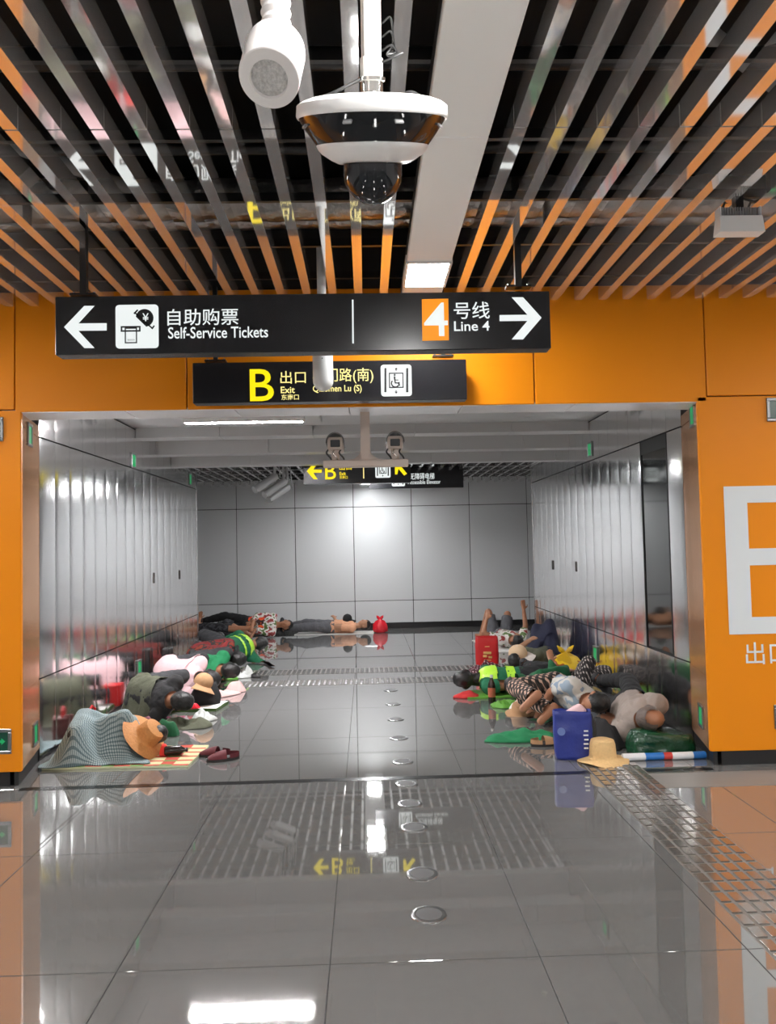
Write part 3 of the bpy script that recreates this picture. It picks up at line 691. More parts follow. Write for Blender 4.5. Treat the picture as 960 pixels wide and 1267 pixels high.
for sd, pts in ((-1, ((36, 538, 0, 'high on the orange tinted reveal under the lintel'), (43, 908, 0, 'low on the reveal beside the checked blanket'), (165, 570, 1, 'high on the steel wall above the pink blanket sleepers'), (235, 593, 1, 'high at the end of the steel wall above the black bag'), (172, 826, 1, 'low on the steel wall beside the red box'))),
                (1, ((857, 514, 0, 'high on the reveal beside the cabinet door'), (868, 886, 0, 'low on the reveal beside the green pillow bag'), (730, 556, 1, 'high on the steel wall above the yellow bag'), (737, 809, 1, 'low on the steel wall beside the yellow bag')))):
    for (px, py, onwall, wh) in pts:
        if onwall: q = X_(px, py, sd*(WX-0.004)); nn = (-sd, 0, 0)
        else:
            nn = Vector((-sd*0.976, 0.217, 0)); x0, y0 = sd*2.318, YF+0.012
            d = ray(px, py); dd = CAM; t = ((x0-CAM.x)*nn.x+(y0-CAM.y)*nn.y)/(d.x*nn.x+d.y*nn.y); q = CAM+d*t
        exit_light(q, nn, w=0.155, label='glowing green exit indicator '+wh, fs=0.55)

# ================================================================== CEILING DEVICES
# --- panoramic dome camera, its head tipped on a hinged arm
c0 = P(460, 126, 2.0); tl = math.radians(24); ax = Vector((0.0, -math.sin(tl), math.cos(tl)))
rx = Matrix.Rotation(tl, 4, 'X'); rx.translation = c0
root = empty('dome_camera', c0); tag(root, 'white dome security camera with smoked band hanging on a hinged arm', 'security camera')
k = 1.0
MB().lathe([(0.08, 0.012), (0.088, 0.004), (0.17, 0.002), (0.188, -0.004), (0.200, -0.012), (0.2025, -0.036), (0.199, -0.043), (0.19, -0.041)], n=56).xform(rx).build('head_ring', 'white', root, True)
MB().lathe([(0.196, -0.040), (0.193, -0.048), (0.172, -0.078), (0.148, -0.110), (0.144, -0.112)], n=56).xform(rx).build('smoked_band', 'dark_glass', root, True)
MB().lathe([(0.150, -0.100), (0.1515, -0.107), (0.147, -0.116), (0.138, -0.126), (0.112, -0.142), (0.094, -0.150), (0.082, -0.148)], n=56).xform(rx).build('lower_ring', 'white', root, True)
MB().lathe([(0.079, -0.150), (0.080, -0.175)]+[(0.080*math.cos(w), -0.175-0.080*math.sin(w)) for w in [math.radians(a) for a in range(10, 90, 10)]]+[(0.004, -0.2555)], n=40).xform(rx).build('dome', 'dark_glass', root, True)
for a_ in (200, 250, 290, 340):
    w = math.radians(a_); r_ = 0.186
    b = MB().bev(-0.012, 0.012, -0.003, 0.003, -0.008, 0.008, 0.002, 1); mm = Matrix.Rotation(w+math.pi/2, 4, 'Z') @ Matrix.Rotation(math.radians(-42), 4, 'X'); mm.translation = Vector((r_*math.cos(w), r_*math.sin(w), -0.062))
    b.xform(rx @ mm).build('lens_window', 'cam_grey', root)
MB().lathe([(0.034, 0.010), (0.034, 0.02), (0.030, 0.022), (0.030, 0.046), (0.036, 0.048), (0.036, 0.056)], n=24).xform(rx).build('neck_clamp', 'chrome', root, True)
MB().lathe([(0.030, 0.05), (0.030, 0.10), (0.026, 0.104), (0.026, 0.262), (0.02, 0.27)], n=8).xform(rx).build('arm', 'cream', root)
pv = rx @ Vector((0, 0, 0.285)); 
MB().lathe([(0.030, -0.02), (0.036, -0.012), (0.036, 0.012), (0.022, 0.02), (0.004, 0.021)], n=24).xform(Matrix.Translation(pv) @ Matrix.Rotation(tl, 4, 'X') @ Matrix.Rotation(math.pi/2, 4, 'X')).build('hinge', 'cream', root, True)
MB().tube([pv+Vector((0, 0, 0.01)), (pv.x, pv.y, ZS+0.2)], 0.026, 16).build('drop_pole', 'cream', root, True)
for s_ in (0, 1, 2):
    pts = [rx @ Vector(v) for v in ((0.028, -0.02, 0.175-0.03*s_), (0.050, -0.03, 0.185-0.03*s_), (0.056+0.004*s_, -0.02, 0.13-0.01*s_), (0.040, -0.03, 0.105), (0.06, -0.02, 0.10+0.006*s_), (0.08-0.01*s_, -0.025, 0.108), (0.05, -0.03, 0.096), (0.028, -0.02, 0.09))]
    MB().tube(smooth_pts(pts), 0.0028, 6).build('cable', 'cable', root, True)
MB().tube(smooth_pts([rx @ Vector(v) for v in ((-0.03, -0.02, 0.05), (-0.07, -0.04, 0.03), (-0.11, -0.05, 0.012), (-0.15, -0.04, 0.002))]), 0.004, 6).build('cable', 'cable', root, True)
MB().tube(smooth_pts([rx @ Vector(v) for v in ((0.07, -0.02, 0.008), (0.10, -0.04, 0.016), (0.125, -0.03, 0.008))]), 0.006, 6).build('cable', 'cable', root, True)
# --- white cylinder spotlight on a ribbed hose
fc = P(333, 97, 1.6); bk = P(342, 60, 1.67)
axd = (bk-fc).normalized(); Ln = (bk-fc).length
qm = axd.to_track_quat('Z', 'Y').to_matrix().to_4x4(); qm.translation = fc
e = empty('cylinder_spotlight', fc); tag(e, 'white cylinder spotlight tilted down beside the dome camera', 'spotlight')
MB().lathe([(0.045, 0.012), (0.047, 0.002), (0.060, -0.003), (0.064, 0.0), (0.065, 0.006), (0.066, Ln*0.86), (0.064, Ln*0.95), (0.058, Ln*1.0), (0.036, Ln*1.03)], n=40).xform(qm).build('body', 'spk', e, True)
MB().lathe([(0.062, -0.0035), (0.0405, -0.0045), (0.038, 0.010)], n=40, caps=False).xform(qm).build('rim', 'spk_face', e, True)
MB().lathe([(0.041, 0.004), (0.030, 0.001), (0.002, -0.001)], n=32).xform(qm).build('lens', 'lens_face', e, True)
tp = bk+axd*0.0
pr = []
for k in range(60):
    z = 0.02+k*0.012; pr.append((0.034 if k % 2 else 0.029, z))
MB().lathe([(0.036, -0.012), (0.041, -0.004), (0.041, 0.012), (0.036, 0.02)]+pr, tp, 24).build('ribbed_hose', 'spk', e, True)
# --- pole antenna between the two signs
q = P(400, 484, 4.75); zt2 = ZS+0.2
e = empty('pole_antenna', q); tag(e, 'grey capsule antenna on a thin pole between the two black signs', 'antenna')
rr_ = 0.063
MB().lathe([(0.004, 0.0)]+[(rr_*math.sin(w), rr_*(1-math.cos(w))) for w in [math.radians(a) for a in range(12, 91, 13)]]+[(rr_, 0.23), (0.055, 0.25), (0.03, 0.262)], q, 28).build('capsule', 'antenna', e, True)
MB().lathe([(0.004, 0), (0.004, 0.003)], (0, 0, 0), 10).xform(Matrix.Translation((q.x, q.y-rr_, q.z+0.19)) @ Matrix.Rotation(math.pi/2, 4, 'X')).build('status_light', 'ink', e)
MB().tube([(q.x, q.y, q.z+0.25), (q.x, q.y, zt2)], 0.028, 16).build('pole', 'antenna', e, True)
# --- access point with cooling fins
Ya = 3.7; a = prect(891, 266, 946, 286, Ya)
e = empty('access_point', ((a[0]+a[1])/2, Ya, a[2])); tag(e, 'white finned wireless box hanging on a black rod under the slats', 'wireless box')
MB().add([(a[0]-0.004, Ya, a[2]), (a[1]+0.004, Ya, a[2]), (a[1]+0.004, Ya+0.075, a[2]), (a[0]-0.004, Ya+0.075, a[2]),
          (a[0]+0.004, Ya+0.006, a[3]), (a[1]-0.004, Ya+0.006, a[3]), (a[1]-0.004, Ya+0.070, a[3]), (a[0]+0.004, Ya+0.070, a[3])],
         [(0,3,2,1),(4,5,6,7),(0,1,5,4),(1,2,6,5),(2,3,7,6),(3,0,4,7)]).build('housing', 'white', e)
for k in range(15):
    x = a[0]+0.02+k*(a[1]-a[0]-0.04)/14
    MB().box(x-0.0025, x+0.0025, Ya+0.012, Ya+0.066, a[3], a[3]+0.045).build('fin', 'cam_grey', e)
for x in (a[0]+0.004, a[1]-0.012): MB().bev(x, x+0.008, Ya+0.01, Ya+0.068, a[3]-0.002, a[3]+0.05, 0.003, 1).build('end_plate', 'white', e)
MB().box((a[0]+a[1])/2-0.02, (a[0]+a[1])/2+0.02, Ya+0.02, Ya+0.06, a[3]+0.03, ZS+0.25).build('rod', 'black', e)
for k in range(2):
    x = a[0]+0.03+k*0.13; MB().tube([(x, Ya+0.05, a[3]+0.04), (x+0.01, Ya+0.03, a[3]+0.075), (x+0.05, Ya+0.05, a[3]+0.085), (a[0]+0.11, Ya+0.06, a[3]+0.12)], 0.006, 6).build('cable', 'cable', e, True)
# --- twin cameras on a T bracket under the lintel
Yt = 5.46
q0 = P(452, 574, Yt)
e = empty('camera_bracket', q0); tag(e, 'taupe steel T bracket hanging from the lintel soffit carrying two cameras', 'bracket')
a = prect(400, 570.5, 505, 577, Yt)
MB().bev(a[0], a[1], Yt-0.04, Yt+0.04, a[2], a[3], 0.004, 1).build('cross_plate', 'ptz', e)
sx0, sx1 = P(446, 540, Yt).x, P(457.5, 540, Yt).x
MB().box(sx0, sx1, Yt-0.03, Yt+0.03, a[3]-0.002, 2.495).build('stem', 'ptz', e)
for s_, xb in ((-1, sx0), (1, sx1)):
    MB().poly([(xb, a[3]), (xb+s_*0.10, a[3]), (xb+s_*0.05, a[3]+0.012), (xb+s_*0.012, a[3]+0.04), (xb, a[3]+0.075)][::s_], Yt-0.006, Yt+0.006).build('gusset', 'ptz', e)
for (px, lab) in ((415, 'boxy taupe camera with wiring on the T bracket above the yellow arrow'), (488.5, 'boxy taupe camera on the T bracket above the lift pictogram')):
    xc = P(px, 550, Yt).x; zb_ = a[3]
    ec = empty('box_camera', (xc, Yt, zb_)); tag(ec, lab, 'security camera', 'cameras on the T bracket')
    MB().bev(xc-0.055, xc+0.055, Yt-0.05, Yt+0.20, zb_+0.072, zb_+0.165, 0.012).build('housing', 'ptz', ec, True)
    MB().bev(xc-0.034, xc+0.034, Yt-0.054, Yt-0.048, zb_+0.092, zb_+0.143, 0.004, 1).build('window', 'ink', ec)
    pts = [(xc+0.066*math.cos(w), zb_+0.12+0.075*math.sin(w)) for w in [math.radians(k*15) for k in range(13)]]
    inn = [(xc+0.058*math.cos(w), zb_+0.12+0.066*math.sin(w)) for w in [math.radians(k*15) for k in range(12, -1, -1)]]
    hd = MB()
    for k in range(12):
        hd.poly([pts[k], pts[k+1], inn[11-k], inn[12-k]], Yt-0.075, Yt+0.22)
    hd.build('sun_hood', 'ptz_dark', ec)
    MB().bev(xc-0.03, xc+0.03, Yt-0.03, Yt+0.03, zb_, zb_+0.078, 0.006, 1).build('pan_mount', 'ptz', ec)
    for k in range(3):
        x = xc-0.05+k*0.045
        MB().tube(smooth_pts([(x, Yt-0.03, zb_+0.078), (x-0.012, Yt-0.055, zb_+0.05), (x+0.012, Yt-0.05, zb_+0.02), (x+0.02, Yt-0.03, zb_+0.007)]), 0.006, 6).build('cable', 'cable' if k != 1 else 'chrome', ec, True)
# --- three bullet cameras on the far ceiling
for k, (x0, y0, x1, y1, lab) in enumerate(((317, 606, 341, 590, 'topmost of three grey bullet cameras under the far ceiling'), (329, 612, 352, 596, 'middle one of three grey bullet cameras under the far ceiling'), (334, 618, 356, 603, 'lowest of three grey bullet cameras under the far ceiling'))):
    Yc = 10.5+0.18*k
    p0, p1 = P(x0, y0, Yc-0.1), P(x1, y1, Yc+0.15)
    e = empty('bullet_camera', (p0.x, p0.y, p0.z-0.05)); tag(e, lab, 'security camera', 'bullet cameras in the far corridor')
    d = (p1-p0).normalized()
    MB().tube([p0, p1], 0.047, 18).build('barrel', 'cam_grey', e, True)
    MB().tube([p0-d*0.02, p0+d*0.012], 0.043, 18).build('lens_window', 'dark_glass', e, True)
    MB().tube([p0-d*0.035+Vector((0, 0, 0.012)), p1+Vector((0, 0, 0.012))], 0.050, 18).build('sun_shield', 'cam_grey', e, True)
    pe = p1-d*0.05
    MB().tube([pe, pe+Vector((0.02, 0, 0.08)), (pe.x+0.02, pe.y, 3.16)], 0.018, 10).build('mount_arm', 'cam_grey', e, True)
    MB().tube([p1, p1+Vector((0.06, 0, -0.01)), p1+Vector((0.05, 0, 0.12)), (pe.x+0.05, pe.y, 2.9)], 0.008, 6).build('cable', 'cam_grey', e, True)
#SECTION3
# ================================================================== PEOPLE
def D(az, el=0.0):
    a, e = math.radians(az), math.radians(el); return Vector((math.cos(a)*math.cos(e), math.sin(a)*math.cos(e), math.sin(e)))
def pill(mb, p0, p1, r0, r1, wide=None, fa=1.0, fb=1.0, n=12):
    """tapered capsule; its section may be flattened (fa along wide, fb across)"""
    p0, p1 = Vector(p0), Vector(p1); t = (p1-p0)
    L = t.length; t = t.normalized() if L > 1e-6 else Vector((0, 0, 1))
    a = (wide-t*wide.dot(t)).normalized() if wide is not None else t.orthogonal().normalized()
    b = t.cross(a); rings = []
    for k in range(1, 5): w = math.radians(-90+k*22.5); rings.append((p0+t*(r0*math.sin(w)), r0*math.cos(w)))
    for k in range(0, 4): w = math.radians(k*22.5); rings.append((p1+t*(r1*math.sin(w)), r1*math.cos(w)))
    vs = []
    for c, r in rings:
        for k in range(n):
            w = 2*math.pi*k/n; vs.append(c+(a*math.cos(w)*fa+b*math.sin(w)*fb)*r)
    m = len(rings); fs = []
    for i in range(m-1):
        for k in range(n): fs.append((i*n+k, i*n+(k+1)%n, (i+1)*n+(k+1)%n, (i+1)*n+k))
    fs.append(tuple(range(n-1, -1, -1))); fs.append(tuple(range((m-1)*n, m*n)))
    mb.add(vs, fs)
def blob(mb, c, ax, r):
    """ellipsoid: ax = three unit axes, r = three radii"""
    vs = []; n, m = 16, 10; c = Vector(c)
    for i in range(1, m):
        ph = math.pi*i/m
        for k in range(n):
            w = 2*math.pi*k/n
            vs.append(c+ax[0]*(r[0]*math.sin(ph)*math.cos(w))+ax[1]*(r[1]*math.sin(ph)*math.sin(w))+ax[2]*(r[2]*math.cos(ph)))
    fs = []
    for i in range(m-2):
        for k in range(n): fs.append((i*n+k, i*n+(k+1)%n, (i+1)*n+(k+1)%n, (i+1)*n+k))
    fs.append(tuple(range(n-1, -1, -1))); fs.append(tuple(range((m-2)*n, (m-1)*n)))
    mb.add(vs, fs)
def remesh(mb, voxel, it):
    me = bpy.data.meshes.new('tmp'); me.from_pydata(mb.v, [], mb.f); me.update()
    bm = bmesh.new(); bm.from_mesh(me); bmesh.ops.recalc_face_normals(bm, faces=list(bm.faces)); bm.to_mesh(me); bm.free()
    o = bpy.data.objects.new('tmp', me); COL.objects.link(o)
    r = o.modifiers.new('r', 'REMESH'); r.mode = 'VOXEL'; r.voxel_size = voxel
    sm_ = o.modifiers.new('s', 'SMOOTH'); sm_.iterations = it; sm_.factor = 0.5
    dg = bpy.context.evaluated_depsgraph_get(); dg.update(); ev = o.evaluated_get(dg); m2 = ev.to_mesh()
    v = np.empty(len(m2.vertices)*3); m2.vertices.foreach_get('co', v); v = v.reshape(-1, 3)
    nn = np.empty(len(m2.vertices)*3); m2.vertices.foreach_get('normal', nn); nn = nn.reshape(-1, 3)
    f = [tuple(p.vertices) for p in m2.polygons]
    ev.to_mesh_clear(); bpy.data.objects.remove(o); bpy.data.meshes.remove(me)
    return v, nn, f
BODIES = {}
UPV = Vector((0, 0, 1))
def person(key, label, at, spine, front, head, face, armL, armR, legL, legR, clothes, s=1.0, z=0.02, skin='skin', hair='hair', hairstyle='short', feet=None, group=None, bend=0.0):
    """at: pelvis x,y. All directions are unit vectors in world space; limbs are (upper, lower) directions."""
    sp = spine.normalized(); fr = (front-sp*front.dot(sp)).normalized(); lf = sp.cross(fr)
    p = Vector((at[0], at[1], 0.0)); bones = []; mb = MB()
    def bone(nm, a, b, ra, rb, wide=None, fa=1, fb=1):
        pill(mb, a, b, ra*s, rb*s, wide, fa, fb); bones.append((nm, np.array(a), np.array(b), (ra+rb)/2*s))
    up2 = (sp+fr*bend).normalized()
    mid = p+sp*0.20*s; ch = mid+up2*0.20*s; nk = mid+up2*0.30*s
    bone('pelvis', p-sp*0.02*s, p+sp*0.10*s, 0.125, 0.120, lf, 1.22, 0.88)
    bone('torso_a', p+sp*0.10*s, mid, 0.120, 0.122, lf, 1.15, 0.85)
    bone('torso_b', mid, ch, 0.122, 0.135, lf, 1.2, 0.82)
    shL, shR = mid+up2*0.245*s+lf*0.165*s, mid+up2*0.245*s-lf*0.165*s
    bone('torso_c', shL, shR, 0.062, 0.062)
    hd = head.normalized(); bone('neck', nk, nk+hd*0.10*s, 0.056, 0.052)
    hc = nk+hd*0.185*s; fc_ = (face-hd*face.dot(hd)).normalized(); sd = hd.cross(fc_)
    blob(mb, hc+hd*0.015*s, (fc_, sd, hd), (0.098*s, 0.078*s, 0.105*s))
    blob(mb, hc-hd*0.045*s+fc_*0.03*s, (fc_, sd, hd), (0.062*s, 0.055*s, 0.068*s))
    bones.append(('head', np.array(hc-hd*0.05*s), np.array(hc+hd*0.05*s), 0.085*s))
    blob(mb, hc+fc_*0.098*s-hd*0.018*s, (fc_, sd, hd), (0.022*s, 0.015*s, 0.026*s))          # nose
    blob(mb, hc+fc_*0.086*s+hd*0.022*s, (fc_, sd, hd), (0.014*s, 0.045*s, 0.012*s))           # brow
    blob(mb, hc+fc_*0.085*s-hd*0.062*s, (fc_, sd, hd), (0.014*s, 0.024*s, 0.010*s))           # lips
    for q in (-1, 1): blob(mb, hc+sd*q*0.080*s-fc_*0.005*s-hd*0.01*s, (fc_, sd, hd), (0.020*s, 0.012*s, 0.034*s))
    for sdn, sh, arm in (('L', shL, armL), ('R', shR, armR)):
        el = sh+arm[0].normalized()*0.28*s; wr_ = el+arm[1].normalized()*0.245*s; hn = arm[2].normalized() if len(arm) > 2 else arm[1].normalized()
        bone('uarm_'+sdn, sh, el, 0.055, 0.042); bone('fore_'+sdn, el, wr_, 0.042, 0.029)
        wd_ = hn.cross(Vector((0, 0, 1))); wd_ = wd_.normalized() if wd_.length > 0.2 else Vector((1, 0, 0))
        kn = wr_+hn*0.085*s
        bone('hand_'+sdn, wr_+hn*0.02*s, kn, 0.030, 0.036, wd_, 1.15, 0.5)
        dn = Vector((0, 0, -1)) if abs(hn.z) < 0.7 else fr
        for q, (off, ln) in enumerate(((-0.033, 0.062), (-0.011, 0.075), (0.011, 0.080), (0.033, 0.070))):
            b0 = kn+wd_*off*s; k1 = b0+(hn*1.0+dn*0.25).normalized()*ln*0.55*s; k2 = k1+(hn*0.8+dn*0.8).normalized()*ln*0.5*s
            pill(mb, b0, k1, 0.0105*s, 0.0095*s, n=8); pill(mb, k1, k2, 0.0095*s, 0.008*s, n=8)
        t0 = wr_+hn*0.035*s+wd_*0.03*s; t1 = t0+(wd_*0.8+hn*0.6).normalized()*0.045*s
        pill(mb, t0, t1, 0.013*s, 0.011*s, n=8); pill(mb, t1, t1+(hn+dn*0.2).normalized()*0.03*s, 0.011*s, 0.009*s, n=8)
    for i, (sdn, q, leg) in enumerate((('L', 1, legL), ('R', -1, legR))):
        hp = p+lf*q*0.085*s-sp*0.02*s; kn = hp+leg[0].normalized()*0.41*s; an = kn+leg[1].normalized()*0.40*s
        bone('thigh_'+sdn, hp, kn, 0.088, 0.060); bone('shin_'+sdn, kn, an, 0.060, 0.038)
        sh_ = leg[1].normalized()
        fd = feet[i].normalized() if feet else (leg[2].normalized() if len(leg) > 2 else (fr-sh_*fr.dot(sh_)).normalized())
        bone('foot_'+sdn, an+sh_*0.04*s-fd*0.035*s, an+sh_*0.045*s+fd*0.14*s, 0.036, 0.030, fd.cross(sh_), 1.15, 0.9)
    v, nn, f = remesh(mb, 0.0105*s, 5)
    zr = min(min(b[1][2], b[2][2])-b[3]*0.95 for b in bones if b[0][:4] in ('torso'[:4], 'pelv', 'thig', 'shin', 'head'))
    dz = z-zr; v[:, 2] += dz; v[:, 2] = np.maximum(v[:, 2], z+0.004*np.minimum(0, 1))
    for k in range(len(bones)): bones[k] = (bones[k][0], bones[k][1]+np.array((0, 0, dz)), bones[k][2]+np.array((0, 0, dz)), bones[k][3])
    hc = hc+Vector((0, 0, dz))
    best = np.full(len(v), 1e9); lab = np.zeros(len(v), int); tt = np.zeros(len(v))
    for k, (nm, a, b, r) in enumerate(bones):
        ab = b-a; t = np.clip(((v-a)@ab)/max(1e-9, ab@ab), 0, 1); d = np.linalg.norm(v-(a+t[:, None]*ab), axis=1)-r
        m = d < best; best[m] = d[m]; lab[m] = k; tt[m] = t[m]
    nm = [b[0] for b in bones]
    org = Vector((at[0], at[1], 0.0))
    bo = MB(); bo.v = [tuple(x) for x in v]; bo.f = f
    o = bo.build('person', skin, None, 'full', base=(at[0], at[1], z)); tag(o, label, 'person', group)
    rel = v-np.array(hc); u = rel@np.array(hd); w = rel@np.array(fc_)
    last = {}
    def shell(name, m, mask, off, fold=0.006, fs=16.0, seed=0.0):
        idx = {}; vs = []; fs_ = []
        for q in f:
            if all(mask[i] for i in q):
                fs_.append(tuple(idx.setdefault(i, len(idx)) for i in q))
        if not fs_: return None
        keys = sorted(idx, key=lambda i: idx[i])
        for i in keys:
            c = v[i]; nz = noise.noise((c[0]*fs+seed, c[1]*fs, c[2]*fs))+0.5*noise.noise((c[0]*fs*2.3, c[1]*fs*2.3+seed, c[2]*fs*2.3))
            q = c+nn[i]*(off+fold*(nz+0.6)); q[2] = max(q[2], z*0.5+0.004); vs.append(tuple(q))
        b = MB(); b.v = vs; b.f = fs_
        so = b.build(name, m, last.get('vest', o) if name == 'reflective_stripe' else o, 'full'); last[name] = so
        return so
    for ci, (name, m, regs, off) in enumerate(clothes):
        mask = np.zeros(len(v), bool)
        for k, n_ in enumerate(nm):
            for rg, (t0, t1) in regs.items():
                if n_.startswith(rg): mask |= (lab == k) & (tt >= t0-1e-6) & (tt <= t1+1e-6)
        shell(name, m, mask, off*s, fold=0.009 if off > 0.006 else 0.001, seed=ci*3.7+at[0])
    ish = np.array([nm[k] in ('head', 'neck') for k in lab])
    if hairstyle == 'short': mask = ish & (((u > 0.045*s) & (w < 0.075*s)) | ((w < -0.015*s) & (u > -0.075*s)))
    elif hairstyle == 'long': mask = ish & (((u > 0.04*s) & (w < 0.08*s)) | (w < 0.0))
    elif hairstyle == 'thin': mask = ish & (w < 0.03*s) & (u > -0.07*s) & (u < 0.10*s)
    shell('hair', hair, mask, 0.010*s, 0.006, 40.0)
    BODIES[key] = (v, f)
    return o
ALL = (0.0, 1.0)
def tuck(sp, fr, dn=0.5):
    """both arms folded in front of the chest, hands by the face"""
    lf = sp.cross(fr)
    def hz(v): v = Vector((v.x, v.y, max(v.z, 0.02))); return v.normalized()
    low = (hz(fr*0.35-sp*0.85), hz(fr*0.75-sp*0.1))
    top = ((fr*0.30-UPV*dn*0.25-sp*0.85).normalized(), (fr*0.6-sp*0.25-UPV*0.5).normalized())
    if abs(lf.z) < 0.25 and fr.z > 0: top = low = ((fr*0.2-sp*0.8).normalized(), (sp*0.3+fr*0.5).normalized())
    return (top, low) if lf.z > 0 else (low, top)
SH_SHORT = {'torso': ALL, 'uarm': (0, 0.7), 'pelvis': (0.5, 1.0)}
SH_LONG = {'torso': ALL, 'uarm': ALL, 'fore': (0, 0.9), 'pelvis': (0.5, 1.0)}
VEST = {'torso': ALL, 'pelvis': (0.6, 1.0)}
TR = {'pelvis': ALL, 'thigh': ALL, 'shin': ALL}
SHORTS = {'pelvis': ALL, 'thigh': (0, 0.85)}
SHOES = {'foot': ALL}
def shoes(m): return [('shoe', m, {'foot_L': ALL}, 0.010), ('shoe', m, {'foot_R': ALL}, 0.010)]

# ---------- cloth laid over bodies
def cover(name, quad, keys, m, label=None, cat=None, parent=None, nx=60, ny=46, off=0.036, sag=0.010, zlow=0.02, it=60, uvs=20.0, fold=0.012, fs=7.0, edge=0.0, group=None, seed=0.0):
    """sheet over the quad (4 ground points) draped on the named bodies"""
    vs = []; fs0 = []; o = 0
    for k in keys:
        v, f = BODIES[k]; vs += [tuple(x) for x in v]; fs0 += [tuple(i+o for i in q) for q in f]; o += len(v)
    bv = BVHTree.FromPolygons(vs, fs0)
    q = [np.array(c, float) for c in quad]
    H = np.zeros((ny, nx)); XY = np.zeros((ny, nx, 2))
    for j in range(ny):
        for i in range(nx):
            u, w = i/(nx-1), j/(ny-1)
            u2, w2 = u, w
            pt = (q[0]*(1-u)+q[1]*u)*(1-w)+(q[3]*(1-u)+q[2]*u)*w
            e_ = 0.03*noise.noise((u*6+seed, w*6, 2.0)); pt = pt+np.array((e_, 0.03*noise.noise((u*6, w*6+seed, 7.0))))
            XY[j, i] = pt
            h = zlow
            for dx, dy in ((0, 0), (0.012, 0), (-0.012, 0), (0, 0.012), (0, -0.012)):
                r = bv.ray_cast(Vector((pt[0]+dx, pt[1]+dy, 2.0)), Vector((0, 0, -1)))
                if r[0] is not None: h = max(h, r[0].z+off)
            H[j, i] = h
    base = H.copy()
    for k in range(it):
        A = np.pad(H, 1, mode='edge'); av = (A[:-2, 1:-1]+A[2:, 1:-1]+A[1:-1, :-2]+A[1:-1, 2:])/4
        H = np.maximum(base, av-sag*0.12); H[0] = base[0]; H[-1] = base[-1]; H[:, 0] = base[:, 0]; H[:, -1] = base[:, -1]
    top = H.copy()
    verts = []; uv = []
    for j in range(ny):
        for i in range(nx):
            x, y = XY[j, i]; hh = top[j, i]
            fo = fold*(noise.noise((x*fs+seed, y*fs, 1.3))+0.6*noise.noise((x*fs*2.4, y*fs*2.4+seed, 4.0))+0.5)
            gx = min(1.0, (hh-zlow)/0.05)
            verts.append((x, y, hh+max(0.0, fo)*(0.35+0.65*gx))); uv.append((i/(nx-1)*uvs, j/(ny-1)*uvs*0.8))
    n = nx*ny; verts += [(a, b, c-0.004) for a, b, c in verts]; uv += uv
    F = []
    for j in range(ny-1):
        for i in range(nx-1):
            a = j*nx+i; F.append((a, a+1, a+nx+1, a+nx)); F.append((n+a, n+a+nx, n+a+nx+1, n+a+1))
    for i in range(nx-1): F.append((i, n+i, n+i+1, i+1)); b = (ny-1)*nx+i; F.append((b, b+1, n+b+1, n+b))
    for j in range(ny-1): a = j*nx; F.append((a, a+nx, n+a+nx, n+a)); b = a+nx-1; F.append((b, n+b, n+b+nx, b+nx))
    mb = MB(); mb.v = verts; mb.f = F
    ob = mb.build(name, m, parent, 'full', uv=uv)
    if label: tag(ob, label, cat, group)
    return ob
def heap(name, m, label, cat, c, rx_, ry_, h, rz=0.0, seed=0.0, z=0.003, lump=0.5, group=None, n=40, rings=14, parent=None, fs=6.0, sq=2.6):
    """soft crumpled pile of cloth or plastic"""
    vs = []; fs_ = []; ca, sa = math.cos(math.radians(rz)), math.sin(math.radians(rz))
    for j in range(rings+1):
        t = j/rings
        for k in range(n):
            w = 2*math.pi*k/n
            den = (abs(math.cos(w))**sq+abs(math.sin(w))**sq)**(1/sq)
            rad = t/den*(1+0.16*noise.noise((math.cos(w)*2+seed, math.sin(w)*2, 0.0)))
            x, y = rad*math.cos(w)*rx_, rad*math.sin(w)*ry_
            pr = (1-t**2.2)
            nz = noise.noise((x*fs+seed, y*fs, seed))+0.6*noise.noise((x*fs*2.6, y*fs*2.6+seed, 3.1))
            hh = h*pr*(0.75+lump*nz)+0.008*min(1, t*3)*(1+nz)
            vs.append((c[0]+x*ca-y*sa, c[1]+x*sa+y*ca, z+max(0.003, hh)))
    for j in range(rings):
        for k in range(n): fs_.append((j*n+k, j*n+(k+1)%n, (j+1)*n+(k+1)%n, (j+1)*n+k))
    b0 = len(vs)
    for k in range(n): x, y, zz = vs[rings*n+k]; vs.append((x, y, z))
    for k in range(n): fs_.append((rings*n+k, rings*n+(k+1)%n, b0+(k+1)%n, b0+k))
    fs_.append(tuple(range(b0, b0+n)))
    mb = MB(); mb.v = vs; mb.f = fs_
    o = mb.build(name, m, parent, 'full')
    if label: tag(o, label, cat, group)
    return o
